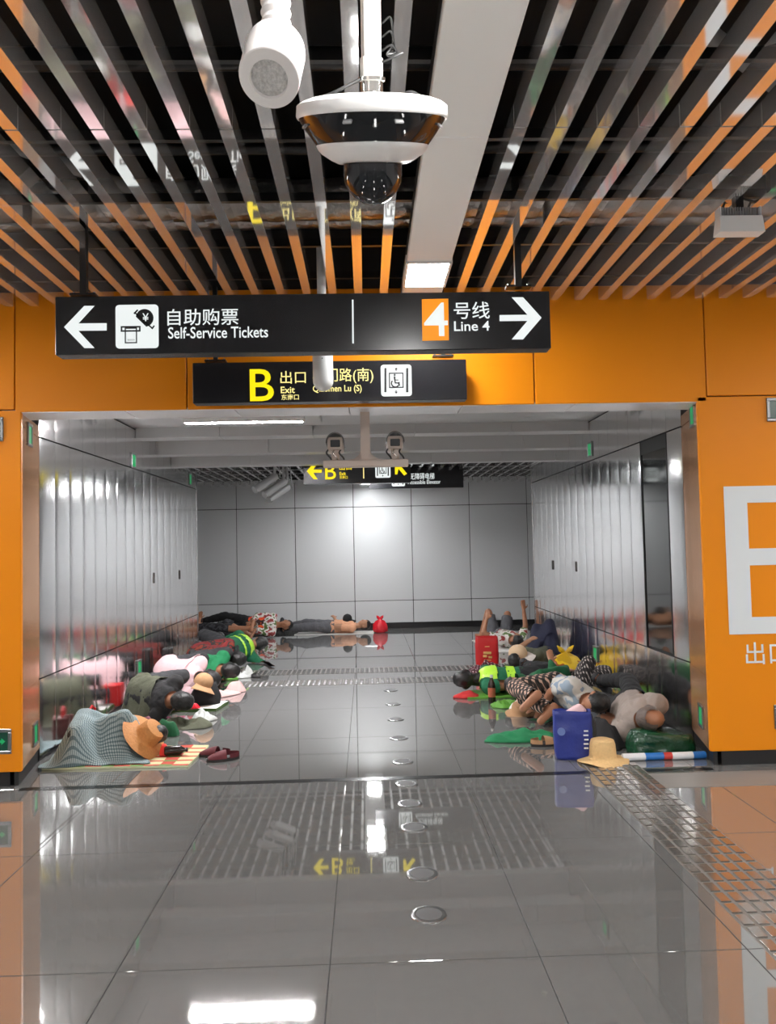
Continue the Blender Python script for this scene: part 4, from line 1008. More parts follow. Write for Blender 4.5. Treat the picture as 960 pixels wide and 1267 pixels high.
def floor_mat(label, quad, m, edge=None, t=0.014, z=0.001, name='sleeping_mat'):
    q = [Vector((a, b, 0)) for a, b in quad]; nx, ny = 16, 10
    e = empty(name, (sum(a for a, b in quad)/4, sum(b for a, b in quad)/4, 0)); tag(e, label, 'mat')
    vs = []; F = []; uv = []
    for lay in (0, 1):
        for j in range(ny+1):
            for i in range(nx+1):
                u, w = i/nx, j/ny; pt = (q[0]*(1-u)+q[1]*u)*(1-w)+(q[3]*(1-u)+q[2]*u)*w
                wob = 0.004*(noise.noise((pt.x*6, pt.y*6, 1))+0.5) if lay else 0
                vs.append((pt.x+0.01*noise.noise((pt.y*7, pt.x*3, 2)), pt.y+0.01*noise.noise((pt.x*7, pt.y*2, 5)), z+(t if lay else 0)+max(0, wob))); uv.append((u, w))
    N = (nx+1)*(ny+1)
    for j in range(ny):
        for i in range(nx):
            a = j*(nx+1)+i; F.append((N+a, N+a+1, N+a+nx+2, N+a+nx+1))
    mb = MB(); mb.v = vs[N:]; mb.f = [tuple(i-N for i in f) for f in F]
    mb.build('top_sheet', m, e, 'full', uv=uv[N:])
    F = []
    for i in range(nx): F.append((i, i+1, N+i+1, N+i)); b = ny*(nx+1)+i; F.append((b, N+b, N+b+1, b+1))
    for j in range(ny): a = j*(nx+1); F.append((a, N+a, N+a+nx+1, a+nx+1)); b = a+nx; F.append((b, b+nx+1, N+b+nx+1, N+b))
    for j in range(ny):
        for i in range(nx): a = j*(nx+1)+i; F.append((a, a+nx+1, a+nx+2, a+1))
    mb = MB(); mb.v = vs; mb.f = F; mb.build('foam_edge', edge or m, e)
    return e
#PEOPLE
# ================================================================== BELONGINGS
def loft_bag(name, label, cat, c, w, d, h, m, rz=0.0, taper=0.0, seed=0.0, crump=0.012, handles=None, open_top=True, print_m=None, group=None, bulge=0.05, droop=0.0):
    e = empty(name, (c[0], c[1], 0.0)); tag(e, label, cat, group)
    R = Matrix.Rotation(math.radians(rz), 4, 'Z'); R.translation = Vector((c[0], c[1], 0.002))
    n, rings = 40, 14; mb = MB(); vs = []
    def sect(t, k, inset=0.0):
        wv = 2*math.pi*k/n; cs, sn = math.cos(wv), math.sin(wv); den = (abs(cs)**6+abs(sn)**6)**(1/6)
        f = 1-taper*(t)+bulge*math.sin(math.pi*t)
        x = cs/den*(w/2*f-inset); y = sn/den*(d/2*f*(1-0.35*t*(0 if not open_top else 1))-inset)
        z = h*t*(1+droop*(cs*0.5))
        nz = noise.noise((x*9+seed, y*9, z*9))+0.5*noise.noise((x*22, y*22+seed, z*22))
        x += crump*nz*(0.3+t); y += crump*nz*(0.3+t)*1.2; z += (crump*0.8*nz if t > 0.9 else 0)
        return (x, y, max(0, z))
    for j in range(rings+1):
        for k in range(n): vs.append(sect(j/rings, k))
    if open_top:
        for j in (14, 12, 9):
            for k in range(n): vs.append(sect(j/rings, k, 0.006))
    m_ = len(vs)//n; fs = [tuple(range(n-1, -1, -1))]
    for j in range(m_-1):
        for k in range(n): fs.append((j*n+k, j*n+(k+1)%n, (j+1)*n+(k+1)%n, (j+1)*n+k))
    fs.append(tuple(range((m_-1)*n, m_*n)))
    mb.add(vs, fs).xform(R); mb.build('bag_body', m, e, 'full')
    if handles:
        for sy in (-1, 1):
            y = sy*d*0.30
            pts = [Vector((-w*0.2, y, h*0.8)), Vector((-w*0.19, y*1.05, h*1.0)), Vector((-w*0.13, y*1.1, h*1.0+handles*0.7)), Vector((0, y*1.15, h+handles)), Vector((w*0.13, y*1.1, h*1.0+handles*0.7)), Vector((w*0.19, y*1.05, h*1.0)), Vector((w*0.2, y, h*0.8))]
            MB().tube([R @ p for p in pts], 0.009, 8).build('handle', m if print_m is None else m, e, True)
    return e, R
def hat(name, label, c, mtx, m, band=None, rb=0.18, rc=0.088, hc=0.105, wav=0.012, seed=0.0, cat='hat'):
    e = empty(name, c); tag(e, label, cat); R = mtx.to_4x4(); R.translation = Vector(c)
    def wv(p, r, w):
        if r > rc*1.15: p = p+Vector((0, 0, wav*(r-rc)/(rb-rc)*(math.sin(2*w+seed)+0.5*math.sin(3*w+1.3+seed))))
        return p
    MB().lathe([(0.01, hc-0.004), (rc*0.6, hc), (rc*0.86, hc*0.94), (rc*0.95, hc*0.75), (rc, hc*0.3), (rc*1.03, 0.012), (rc*1.1, 0.004), (rb*0.75, -0.004), (rb*0.93, -0.012), (rb, -0.018), (rb*0.985, -0.022), (rb*0.75, -0.010), (rc*1.1, -0.004), (rc*0.98, 0.008), (rc*0.9, hc*0.7), (0.01, hc-0.012)], n=48, wav=wv).xform(R).build('straw_crown' if 'straw' in m else 'crown', m, e, True)
    if band: MB().lathe([(rc*1.045, 0.012), (rc*1.035, 0.034), (rc*1.02, 0.034), (rc*1.02, 0.012)], n=40).xform(R).build('hat_band', band, e, True)
    return e
def cap(label, c, mtx, m, mv=None, r=0.095, name='cap'):
    e = empty(name, c); tag(e, label, 'cap'); R = mtx.to_4x4(); R.translation = Vector(c)
    MB().lathe([(r, 0), (r*1.0, 0.03), (r*0.92, 0.065), (r*0.7, 0.095), (r*0.35, 0.112), (0.006, 0.116)], n=28).xform(R).build('crown', m, e, True)
    vs = []; fs = []; n = 12
    for lay in (0.0, 0.006):
        for j in range(5):
            t = j/4
            for k in range(n+1):
                w = math.radians(-62+124*k/n); rr = r*(1+0.85*t*math.cos(w*0.9)); vs.append((rr*math.cos(w)*(1 if t else 0.97), rr*math.sin(w), lay+0.004-0.02*t-0.03*(abs(w))**2*t))
    N = 5*(n+1)
    for j in range(4):
        for k in range(n): a = j*(n+1)+k; fs.append((a, a+n+1, a+n+2, a+1)); fs.append((N+a, N+a+1, N+a+n+2, N+a+n+1))
    for k in range(n): a = 4*(n+1)+k; fs.append((a, N+a, N+a+1, a+1))
    for j in range(4): a = j*(n+1); fs.append((a, N+a, N+a+n+1, a+n+1)); b = a+n; fs.append((b, b+n+1, N+b+n+1, N+b))
    MB().add(vs, fs).xform(R).build('visor', mv or m, e, True)
    MB().lathe([(0.008, 0.112), (0.008, 0.120), (0.002, 0.122)], n=10).xform(R).build('button', mv or m, e, True)
    return e
def bottle(label, c, h, r, m, mlabel=None, mcap='ink', lying=None, name='bottle'):
    e = empty(name, c); tag(e, label, 'bottle')
    R = Matrix.Identity(4) if lying is None else (Matrix.Rotation(math.radians(lying), 4, 'Z') @ Matrix.Rotation(math.pi/2, 4, 'Y'))
    R.translation = Vector(c)+(Vector((0, 0, 0)) if lying is None else Vector((0, 0, r+0.002)))
    MB().lathe([(r*0.8, 0), (r, 0.008), (r, h*0.62), (r*0.9, h*0.70), (r*0.42, h*0.85), (r*0.38, h*0.92)], n=24).xform(R).build('bottle_body', m, e, True)
    MB().lathe([(r*0.44, h*0.90), (r*0.44, h*0.99), (r*0.38, h)], n=18).xform(R).build('bottle_cap', mcap, e, True)
    if mlabel: MB().lathe([(r*1.015, h*0.22), (r*1.015, h*0.55)], n=24, caps=False).xform(R).build('paper_label', mlabel, e, True)
    return e
def slipper(label, c, rz, m, ms, L=0.24, group=None):
    e = empty('slipper', (c[0], c[1], 0)); tag(e, label, 'slipper', group)
    R = Matrix.Rotation(math.radians(rz), 4, 'Z'); R.translation = Vector((c[0], c[1], 0.001))
    n = 24; pts = []
    for k in range(n):
        w = 2*math.pi*k/n; x = L/2*math.cos(w); y = (0.045+0.010*math.cos(w))*math.sin(w); pts.append((x, y))
    MB().add([(x, y, 0) for x, y in pts]+[(x*1.02, y*1.04, 0.022) for x, y in pts], [tuple(range(n-1, -1, -1)), tuple(range(n, 2*n))]+[(k, (k+1)%n, n+(k+1)%n, n+k) for k in range(n)]).xform(R).build('sole', ms, e, True)
    vs = []; fs = []; a, b = 8, 12
    for j in range(a+1):
        x = -0.02+j/a*(L/2+0.01)
        hw = 0.054*math.sqrt(max(0.02, 1-(max(0, x)/(L/2+0.012))**2)); hh = 0.055*(1-0.75*(j/a)**1.6)
        for k in range(b+1): w = math.pi*k/b; vs.append((x, -hw*math.cos(w), 0.018+hh*math.sin(w)))
    for j in range(a):
        for k in range(b): q = j*(b+1)+k; fs.append((q, q+1, q+b+2, q+b+1))
    MB().add(vs, fs).xform(R).build('upper', m, e, True)
    vs = []; fs = []
    for j in range(7):
        w0 = math.radians(110+j*140/6)
        for z in (0.018, 0.05): vs.append((L/2*math.cos(w0)*1.0, 0.052*math.sin(w0), z))
    for j in range(6): fs.append((2*j, 2*j+2, 2*j+3, 2*j+1))
    MB().add(vs, fs).xform(R).build('heel_band', m, e, True)
    return e
def rot(az_axis, tilt): return Matrix.Rotation(math.radians(tilt), 3, D(az_axis))
def axis_rot(v): return Vector(v).normalized().to_track_quat('Z', 'Y').to_matrix()
UP = Vector((0, 0, 1))

# ================================================================== LEFT SIDE SLEEPERS
G_L = 'people sleeping along the left wall'; G_R = 'people sleeping along the right wall'; G_B = 'people sleeping by the far wall'
floor_mat('striped colourful mat under the checked blanket sleeper', ((-2.34, 5.64), (-1.30, 5.60), (-1.26, 6.15), (-2.38, 6.20)), 'mat_col', MT['mat_edge'])
person('L1', 'person curled up under a blue-grey checked blanket with a straw hat over the face', (-2.16, 6.12), D(-18), D(-108, -45), D(-12, 0), D(-80, 10),
       *tuck(D(-18), D(-108, -40)), (D(-74, 2), D(100, -2)), (D(-82, 0), D(96, 0)),
       [('trousers', 'c_char', TR, 0.012), ('shirt', 'c_black', SH_LONG, 0.012)]+shoes('shoe_dark'), s=0.80)
cover('blanket', ((-2.36, 5.62), (-1.58, 5.66), (-1.98, 6.34), (-2.42, 6.42)), ['L1'], MT['blanket'], 'blue-grey checked blanket draped over the sleeper behind the straw hat', 'blanket', uvs=56, it=500, sag=0.006, fold=0.030, fs=4.5, off=0.036)
hq = P(181, 911, 5.92)
hat('straw_hat', 'amber wide brimmed straw hat tilted over the face of the checked blanket sleeper', hq, axis_rot((0.74, -0.20, 0.62)), 'straw', None, rb=0.205, rc=0.095, hc=0.11, wav=0.006)
q = P(203, 919, 5.88); heap('flower_scarf', 'flower', 'small red flower cloth beside the amber straw hat', 'cloth', (q.x, q.y), 0.035, 0.03, 0.10, seed=2.2, z=0.02)
bottle('dark bottle lying on the striped mat below the straw hat', (-1.53, 5.86, 0.016), 0.17, 0.035, 'bottle_dark', None, 'ink', lying=10)
e, R = loft_bag('handbag', 'maroon handbag with a red handle against the steel wall by the checked blanket', 'bag', (-2.33, 6.62), 0.16, 0.13, 0.17, 'bag_maroon', rz=80, seed=1, handles=None, open_top=False)
MB().tube([R @ Vector((-0.05, 0, 0.16)), R @ Vector((-0.045, 0, 0.22)), R @ Vector((0, 0, 0.25)), R @ Vector((0.045, 0, 0.22)), R @ Vector((0.05, 0, 0.16))], 0.010, 8).build('handle', 'redbag', e, True)
e = slipper('maroon fabric slipper lying on the bare tiles beside the striped mat', (-1.16, 5.88), 170, 'shoe_red', 'sole')
slipper('maroon fabric slipper turned aside against its partner on the bare tiles', (-1.08, 5.77), 200, 'shoe_red', 'sole')
# second sleeper, black clothes and an olive jacket
person('L2', 'person in black sleeping with the back turned under an olive jacket', (-2.14, 7.36), D(-42), D(48, -35), D(-42, 3), D(50, -20),
       *tuck(D(-42), D(48, -35)), (D(38, 6), D(168, -4)), (D(44, 0), D(160, 0)),
       [('trousers', 'c_char', TR, 0.012), ('shirt', 'c_black', SH_LONG, 0.016)]+shoes('shoe_dark'), s=0.95)
cover('jacket', ((-2.41, 6.98), (-2.00, 6.90), (-1.86, 7.30), (-2.36, 7.52)), ['L2'], MT['c_olive'], 'olive jacket thrown over the hips of the sleeper in black', 'jacket', nx=34, it=40, fold=0.02, fs=9, seed=4)
heap('olive_coat', 'c_olive', 'crumpled olive coat on the tiles beside the sleeper in black', 'coat', (-1.60, 6.88), 0.22, 0.13, 0.08, rz=-12, seed=5.5, lump=0.7)
heap('plastic_sheet', 'clear', 'crumpled clear plastic sheet on the tiles next to the olive coat', 'plastic sheet', (-1.50, 7.12), 0.11, 0.09, 0.07, rz=10, seed=8, lump=0.9, fs=12)
heap('headscarf', 'mauve', 'mauve headscarf on the floor behind the checked blanket', 'scarf', (-1.95, 6.66), 0.14, 0.07, 0.17, rz=0, seed=3)
heap('green_scarf', 'c_dgreen', 'dark green scarf beside the mauve headscarf', 'scarf', (-1.70, 6.58), 0.11, 0.06, 0.16, rz=-20, seed=13)
# third sleeper with pink top
floor_mat('white and dark green mat under the pink topped sleeper', ((-2.36, 7.52), (-1.46, 7.46), (-1.40, 7.80), (-2.36, 7.90)), 'mat_white', MT['mat_green'], t=0.03)
person('L3', 'person in a pale pink top sleeping with the back turned behind the tan cap', (-2.16, 8.36), D(-36), D(54, -30), D(-38, 4), D(54, -20),
       *tuck(D(-36), D(54, -30)), (D(38, 6), D(168, -4)), (D(44, 0), D(160, 0)),
       [('trousers', 'c_char', TR, 0.012), ('shirt', 'c_pink', SH_LONG, 0.018)]+shoes('shoe_dark'), s=0.98, hairstyle='long')
cover('pink_blanket', ((-2.42, 8.10), (-2.02, 7.90), (-1.76, 8.20), (-2.30, 8.56)), ['L3'], MT['c_pink'], 'pale pink blanket over the sleeper behind the tan visor cap', 'blanket', nx=34, ny=34, it=40, fold=0.012, seed=9)
e, R = loft_bag('backpack', 'soft black backpack beside the magenta pouch', 'bag', (-1.61, 7.72), 0.26, 0.19, 0.22, 'c_black', rz=20, seed=5, open_top=False, bulge=0.18, crump=0.02, taper=0.25)
q = P(224, 851, 7.75); cap('tan peaked cap resting on the black backpack', (-1.63, 7.68, 0.222), rot(90, 25) @ Matrix.Rotation(math.radians(-60), 3, 'Z'), MT['tan'])
heap('pouch', 'magenta', 'shiny magenta pouch on the white mat', 'pouch', (-1.90, 7.56), 0.14, 0.07, 0.09, rz=5, seed=6, z=0.032, lump=0.2)
heap('red_cloth', 'plastic_red', 'small red packet beside the magenta pouch', 'packet', (-1.68, 7.51), 0.06, 0.045, 0.05, seed=7, z=0.032)
e, R = loft_bag('gift_box', 'red gift box with cream trim against the steel wall', 'box', (-2.33, 7.92), 0.18, 0.17, 0.21, 'redbag', rz=88, seed=6, crump=0.004, open_top=False, bulge=0.0)
for dx in (-0.098, 0.092): MB().box(dx, dx+0.008, -0.088, -0.070, 0.0, 0.212).xform(R).build('trim', 'beige', e)
# fourth: green shirt
person('L4', 'person in a bright green shirt sleeping beside the pink towel', (-2.00, 8.96), D(-42), D(48, -35), D(-42, 5), D(48, -20),
       *tuck(D(-42), D(48, -35)), (D(38, 6), D(168, -4)), (D(44, 0), D(160, 0)),
       [('trousers', 'c_char', TR, 0.012), ('shirt', 'c_green', SH_LONG, 0.018)]+shoes('shoe_dark'), s=0.96)
heap('pink_towel', 'c_pinkt', 'pale pink towel spread on the tiles beside the green shirted sleeper', 'towel', (-1.60, 8.22), 0.28, 0.10, 0.06, rz=42, seed=11, lump=0.6)
heap('pink_pillow', 'c_pinkt', 'rolled pale pink pillow at the end of the pink towel', 'pillow', (-1.44, 8.46), 0.11, 0.07, 0.14, rz=20, seed=12, lump=0.2)
# fifth: maroon
person('L5', 'person in patterned maroon clothes sleeping beside the green shirted sleeper', (-2.14, 9.80), D(-36), D(54, -40), D(-36, 5), D(54, -20),
       *tuck(D(-36), D(54, -40)), (D(38, 6), D(168, -4)), (D(44, 0), D(160, 0)),
       [('trousers', 'c_maroon', TR, 0.014), ('shirt', 'c_maroon', SH_LONG, 0.018)]+shoes('shoe_dark'), s=1.0)
e, R = loft_bag('shoulder_bag', 'tall black bag standing against the steel wall by the maroon clothed sleeper', 'bag', (-2.33, 9.10), 0.17, 0.13, 0.41, 'bag_black', rz=85, seed=8, crump=0.008, handles=None)
heap('yellow_cloth', 'mat_lime', 'yellow-green cloth on the floor in front of the maroon clothed sleeper', 'cloth', (-1.66, 9.25), 0.12, 0.08, 0.07, rz=10, seed=21)
heap('plastic_bag', 'clear', 'crumpled clear plastic bag on the cross paving', 'plastic bag', (-1.50, 9.40), 0.14, 0.09, 0.09, rz=15, seed=22, lump=0.9, fs=12)
heap('black_strap', 'bag_black', 'black strap bundle beside the clear plastic bag', 'strap', (-1.36, 9.36), 0.07, 0.03, 0.06, rz=-10, seed=23)
# sixth: dark trousers and green vest
person('L6', 'person in dark trousers and a green lime-striped vest curled up beside the cross paving', (-1.86, 10.20), D(66), D(156, -35), D(40, 4), D(130),
       (D(150, -20), D(60, 0)), (D(-30, -30), D(-70, -8)), (D(135, 15), D(75, -10)), (D(140, 0), D(80, 0)),
       [('trousers', 'c_char', TR, 0.018), ('vest', 'vest', SH_SHORT, 0.014), ('reflective_stripe', 'hivis', {'torso_b': (0.15, 0.4)}, 0.022), ('reflective_stripe', 'hivis', {'torso_b': (0.8, 1.0)}, 0.022)]+shoes('shoe_dark'), s=1.02)
# ================================================================== FAR WALL SLEEPERS
person('B1', 'person with bare shins in dark patterned clothes lying at the end of the steel wall', (-2.72, 12.98), D(172), D(100, 50), D(175), D(90, 60),
       *tuck(D(172), D(100, 50)), (D(-10, 26), D(2, -28)), (D(-22, 2), D(-6, 0)),
       [('trousers', 'dark_print', {'pelvis': ALL, 'thigh': ALL, 'shin': (0, 0.2)}, 0.02), ('shirt', 'dark_print', SH_SHORT, 0.014)], s=1.0, z=0.01)
person('B2', 'person in an orange vest sleeping with folded arms below the far wall', (-2.10, 13.62), D(-2), D(-80, 35), D(0, 0), D(-85, 20),
       *tuck(D(-2), D(-80, 35), 0.3), (D(165, 10), D(190, -8)), (D(175, 14), D(170, -12)),
       [('trousers', 'c_black', TR, 0.014), ('shirt', 'light_print', SH_LONG, 0.010), ('vest', 'c_orange', {'torso_a': ALL, 'torso_b': (0, 0.6), 'pelvis': (0.4, 1)}, 0.018)]+shoes('shoe_dark'), s=0.98, z=0.01)
bottle('clear water bottle standing before the orange vested sleeper', (-2.26, 13.34, 0), 0.24, 0.033, 'clear', None, 'white')
floor_mat('white paper sheet under the peach shirted sleeper', ((-1.30, 13.66), (0.10, 13.62), (0.12, 14.05), (-1.25, 14.10)), 'mat_white', None, t=0.006)
person('B3', 'person in a peach shirt lying flat on the back below the far wall', (-0.70, 13.85), D(0), D(-75, 80), D(0, 4), D(-60, 70),
       (D(170, 5), D(80, 12)), (D(200, 2), D(110, 22)), (D(178, 4), D(182, -4)), (D(184, 8), D(178, -8)),
       [('trousers', 'c_grey', TR, 0.012), ('shirt', 'c_peach', SH_SHORT, 0.012)]+shoes('shoe_dark'), s=0.93, skin='skin_b', z=0.012)
cap('black cap lying on the belly of the peach shirted sleeper', (-0.36, 13.84, 0.225), rot(0, 10), MT['c_black'], r=0.085)
def knot_bag(name, label, c, w, d, h, m, seed):
    e = empty(name, (c[0], c[1], 0)); tag(e, label, 'bag'); n = 28; vs = []; prof = [(0.55, 0), (0.95, 0.06), (1.0, 0.25), (0.9, 0.5), (0.62, 0.72), (0.22, 0.84), (0.16, 0.88)]
    fs = [tuple(range(n-1, -1, -1))]
    for j, (r, t) in enumerate(prof):
        for k in range(n):
            a = 2*math.pi*k/n; nz = 1+0.22*noise.noise((math.cos(a)*2+seed, math.sin(a)*2, t*4))
            vs.append((c[0]+r*w/2*math.cos(a)*nz, c[1]+r*d/2*math.sin(a)*nz, 0.002+h*t))
    for j in range(len(prof)-1):
        for k in range(n): fs.append((j*n+k, j*n+(k+1)%n, (j+1)*n+(k+1)%n, (j+1)*n+k))
    fs.append(tuple(range((len(prof)-1)*n, len(prof)*n)))
    mb = MB(); mb.add(vs, fs); mb.build('bag_body', m, e, 'full')
    for sx in (-1, 1):
        MB().tube([(c[0], c[1], h*0.84), (c[0]+sx*w*0.12, c[1], h*0.95), (c[0]+sx*w*0.22, c[1]-0.01, h*1.08)], [0.016, 0.03, 0.006], 8).build('tied_ear', m, e, True)
    return e
knot_bag('plastic_bag', 'knotted red plastic bag beside the head of the peach shirted sleeper', (0.22, 13.80), 0.27, 0.20, 0.28, 'plastic_red', 3.0)
# ================================================================== RIGHT SIDE SLEEPERS
person('R1', 'person in a taupe shirt sleeping with the grey haired head on a green plastic pillow', (2.12, 6.36), D(-95), D(-5, -50), D(-93, 16), D(-5, -5),
       (D(88, -4), D(92, -8)), (D(86, 2), D(98, 0)), (D(78, 12), D(108, -8)), (D(84, 0), D(100, 0)),
       [('trousers', 'c_black', TR, 0.012), ('shirt', 'c_taupe', SH_SHORT, 0.020)]+shoes('shoe_dark'), s=0.98, hair='hair_grey', hairstyle='thin')
loft_bag('plastic_pillow', 'dark green plastic sack used as a pillow by the taupe shirted sleeper', 'sack', (2.11, 5.62), 0.46, 0.22, 0.15, 'plastic_green', rz=3, seed=31, crump=0.02, open_top=False, taper=0.12, bulge=0.06, droop=-0.2)
e = empty('rolled_mat', (2.08, 5.45, 0)); tag(e, 'thin rolled mat with white, blue and red bands in front of the green sack', 'rolled mat')
xs_ = [1.77, 1.93, 2.06, 2.12, 2.27, 2.36]; cs_ = ['roll_white', 'roll_blue', 'roll_red', 'roll_white', 'roll_blue']
for a, b, m in zip(xs_[:-1], xs_[1:], cs_): MB().tube([(a, 5.445, 0.026), ((a+b)/2, 5.447, 0.026), (b, 5.45, 0.026)], 0.025, 14).build('band', m, e, True)
heap('black_jacket', 'c_black', 'black jacket crumpled on the floor beside the taupe shirted sleeper', 'jacket', (1.79, 5.96), 0.11, 0.24, 0.20, rz=15, seed=33)
e, R = loft_bag('tote_bag', 'royal blue tote bag standing behind the pale straw hat', 'bag', (1.455, 5.57), 0.25, 0.15, 0.335, 'tote', rz=-6, seed=41, crump=0.010, handles=None, taper=-0.06)
for k, (u, h_, w_) in enumerate(((0.062, 0.20, 0.03), (0.060, 0.17, 0.034), (0.063, 0.14, 0.03), (0.060, 0.11, 0.034), (0.06, 0.08, 0.03))):
    MB().box(u-w_/2+0.02, u+w_/2+0.02, -0.0845, -0.080, h_, h_+0.010).xform(R).build('print_line', 'roll_white', e)
MB().lathe([(0.028, 0), (0.028, 0.003)], n=14).xform(R @ Matrix.Translation((-0.09, -0.078, 0.20)) @ Matrix.Rotation(math.pi/2, 4, 'X')).build('print_badge', mat('tote_print', (0.12, 0.18, 0.42), 0.5), e)
MB().tube([R @ Vector(v) for v in ((0.128, -0.02, 0.31), (0.15, -0.03, 0.24), (0.155, -0.03, 0.12), (0.14, -0.03, 0.08))], 0.010, 8).build('handle', 'bag_black', e, True)
heap('pink_wrap', 'magenta', 'pink wrapper lying in the top of the blue tote bag', 'wrapper', (1.48, 5.57), 0.07, 0.04, 0.05, seed=43, z=0.325, n=24, rings=8).data.materials[0] = MT['c_pink']
hat('straw_hat', 'pale straw hat with rolled brim standing on the floor by the blue tote bag', (1.63, 5.44, 0.026), Matrix.Identity(3), 'straw_l', None, rb=0.178, rc=0.092, hc=0.135, wav=0.012, seed=0.7)
# second
heap('white_pillow', 'c_white', 'small white pillow under the head of the camouflage shirted sleeper', 'pillow', (1.82, 6.36), 0.15, 0.12, 0.09, rz=10, seed=51, lump=0.2)
person('R2', 'person in a camouflage shirt and plaid trousers sleeping behind the blue tote bag', (1.72, 6.94), D(-80), D(192, -38), D(-82, 10), D(195, -5),
       *tuck(D(-80), D(192, -38)), (D(196, 6), D(-72, -4)), (D(202, 0), D(-80, 0)),
       [('trousers', 'plaid_bw', TR, 0.016), ('shirt', 'camo', SH_SHORT, 0.020)], s=1.0)
heap('green_cloth', 'c_green', 'bright green cloth spread on the tiles beside the blue tote bag', 'cloth', (1.20, 6.12), 0.29, 0.12, 0.07, rz=3, seed=52, lump=0.5)
slipper('tan slipper lying half behind the blue tote bag', (1.34, 5.92), 5, 'tan', 'sole')
e, R = loft_bag('green_bag', 'small green bag between the camouflage shirted sleeper and the black jacket', 'bag', (2.06, 6.72), 0.14, 0.12, 0.16, 'mat_lime', rz=10, seed=53, open_top=False)
# third
person('R3', 'person in dark clothes and check trousers with one knee raised against the steel wall', (2.02, 7.55), D(184), D(100, 55), D(186, 4), D(100, 40),
       *tuck(D(184), D(100, 55)), (D(-72, 50), D(-150, -66)), (D(30, 8), D(100, -10)),
       [('trousers', 'check_small', TR, 0.014), ('shirt', 'c_black', SH_SHORT, 0.014)], s=0.88)
cover('green_jacket', ((1.46, 7.16), (1.98, 7.20), (1.92, 7.80), (1.42, 7.76)), ['R3'], MT['c_dgreen'], 'dark green jacket laid over the dark clothed sleeper by the camouflage shirt', 'jacket', nx=30, ny=30, it=40, fold=0.016, seed=14)
hat('sun_hat', 'tan cloth hat on the floor beside the plaid trousers', (1.36, 6.98, 0.02), rot(0, 14), 'tan', None, rb=0.14, rc=0.085, hc=0.085, seed=2)
heap('leafy_cloth', 'mat_lime', 'crumpled lime green cloth on the tiles below the dark bottle', 'cloth', (1.30, 7.36), 0.15, 0.12, 0.05, rz=-8, seed=55, lump=0.9, fs=12)
heap('magazine_sheet', 'mat_white', 'white sheet edge sticking out under the dark green jacket', 'sheet', (1.42, 7.25), 0.14, 0.07, 0.09, rz=35, seed=56)
# fourth: green vest
floor_mat('lime green mat under the green vested sleeper', ((0.98, 7.72), (2.30, 7.70), (2.32, 8.12), (1.02, 8.12)), 'mat_lime', None)
person('R4', 'person in a green safety vest with lime stripes and black trousers, back turned', (1.66, 7.98), D(177), D(92, -72), D(182, 4), D(90, -10),
       *tuck(D(177), D(92, -55)), (D(40, 5), D(120, -3)), (D(45, 0), D(120, 0)),
       [('trousers', 'c_black', TR, 0.02), ('vest', 'vest', {'torso': ALL, 'uarm': (0, 0.35), 'pelvis': (0.75, 1)}, 0.014), ('reflective_stripe', 'hivis', {'torso_b': (0.0, 0.3)}, 0.022), ('reflective_stripe', 'hivis', {'torso_b': (0.75, 1)}, 0.024)]+shoes('shoe_dark'), s=0.98, hairstyle='long')
heap('red_scarf', 'c_red', 'red scarf under the black hair of the green vested sleeper', 'scarf', (0.98, 7.84), 0.13, 0.09, 0.06, seed=61)
bottle('dark drink bottle with an orange label standing on the tiles', (1.19, 7.53, 0), 0.27, 0.036, 'bottle_dark', 'bottle_label', 'clear')
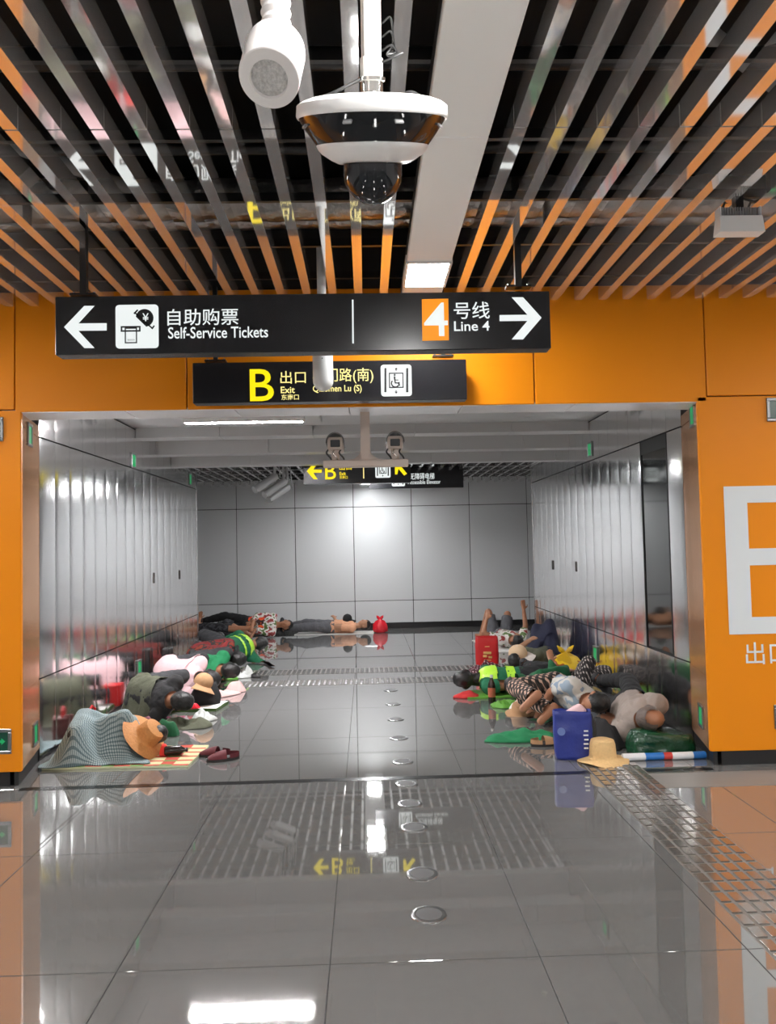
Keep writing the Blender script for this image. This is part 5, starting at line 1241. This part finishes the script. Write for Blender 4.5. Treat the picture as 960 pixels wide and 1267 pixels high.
# fifth: cap over the face
person('R5', 'person in a grey-olive shirt sleeping with a beige cap over the face', (2.16, 9.42), D(228), D(140, 60), D(225, 8), D(150, 65),
       (D(-60, 0), D(-20, 0)), (D(140, 10), D(40, 20)), (D(88, 52), D(70, -60)), (D(80, 48), D(95, -62)),
       [('trousers', 'c_navy', TR, 0.014), ('shirt', 'c_olive', SH_SHORT, 0.014)]+shoes('shoe_dark'), s=0.96, skin='skin_b')
cover('navy_blanket', ((1.86, 9.46), (2.42, 9.46), (2.43, 10.18), (1.90, 10.22)), ['R5'], MT['c_navy'], 'navy blanket spread over the raised knees of the capped sleeper', 'blanket', nx=34, ny=34, it=400, sag=0.003, fold=0.008, seed=17)
q = P(645, 806, 9.0); cap('beige cap with a white visor covering the face of the olive shirted sleeper', (q.x-0.04, q.y, q.z-0.04), axis_rot((-0.15, -0.35, 0.9)), MT['beige'], MT['capwhite'], r=0.11)
heap('red_bundle', 'c_red', 'red cloth bundle between the green vest and the beige cap', 'cloth', (1.72, 8.62), 0.22, 0.12, 0.16, seed=63)
heap('check_bundle', 'check_red', 'dark red checked cloth heap below the red shopping bag', 'cloth', (1.42, 9.12), 0.28, 0.15, 0.14, seed=64, lump=0.7)
e, R = loft_bag('shopping_bag', 'red shopping bag with gold print standing behind the checked cloth', 'bag', (1.50, 9.80), 0.28, 0.14, 0.37, 'redbag', rz=-4, seed=65, crump=0.006, handles=None)
for (u, h_, w_, t_) in ((0.0, 0.15, 0.10, 0.035), (-0.03, 0.11, 0.05, 0.03), (0.035, 0.10, 0.05, 0.03), (0.0, 0.24, 0.06, 0.012), (0.0, 0.07, 0.09, 0.015)):
    MB().bev(u-w_/2, u+w_/2, -0.076, -0.066, h_, h_+t_, 0.004, 1).xform(R).build('gold_print', 'gold', e)
knot_bag('plastic_bag', 'yellow plastic bag against the steel wall behind the green vested sleeper', (2.20, 8.62), 0.42, 0.26, 0.36, 'plastic_yel', 5.0)
heap('grey_plastic', 'clear', 'grey plastic sheet beside the yellow bag at the steel wall', 'plastic sheet', (2.30, 8.40), 0.10, 0.08, 0.10, seed=67)
# sixth: knees up
person('R6', 'person in grey shorts lying with knees and hands raised past the steel wall', (2.02, 11.75), D(-80), D(90, 85), D(-80, 4), D(60, 80),
       (D(178, 22), D(62, 50)), (D(60, 40), D(95, 72)), (D(112, 62), D(120, -62)), (D(72, 50), D(80, -58)),
       [('shorts', 'c_grey', SHORTS, 0.018), ('shirt', 'light_print', SH_SHORT, 0.016)], s=0.97, z=0.01, feet=(D(110), D(90)))
floor_mat('pale sheet under the sleeper with raised knees', ((1.70, 10.95), (2.38, 10.95), (2.42, 12.35), (1.66, 12.35)), 'mat_white', None, t=0.006)
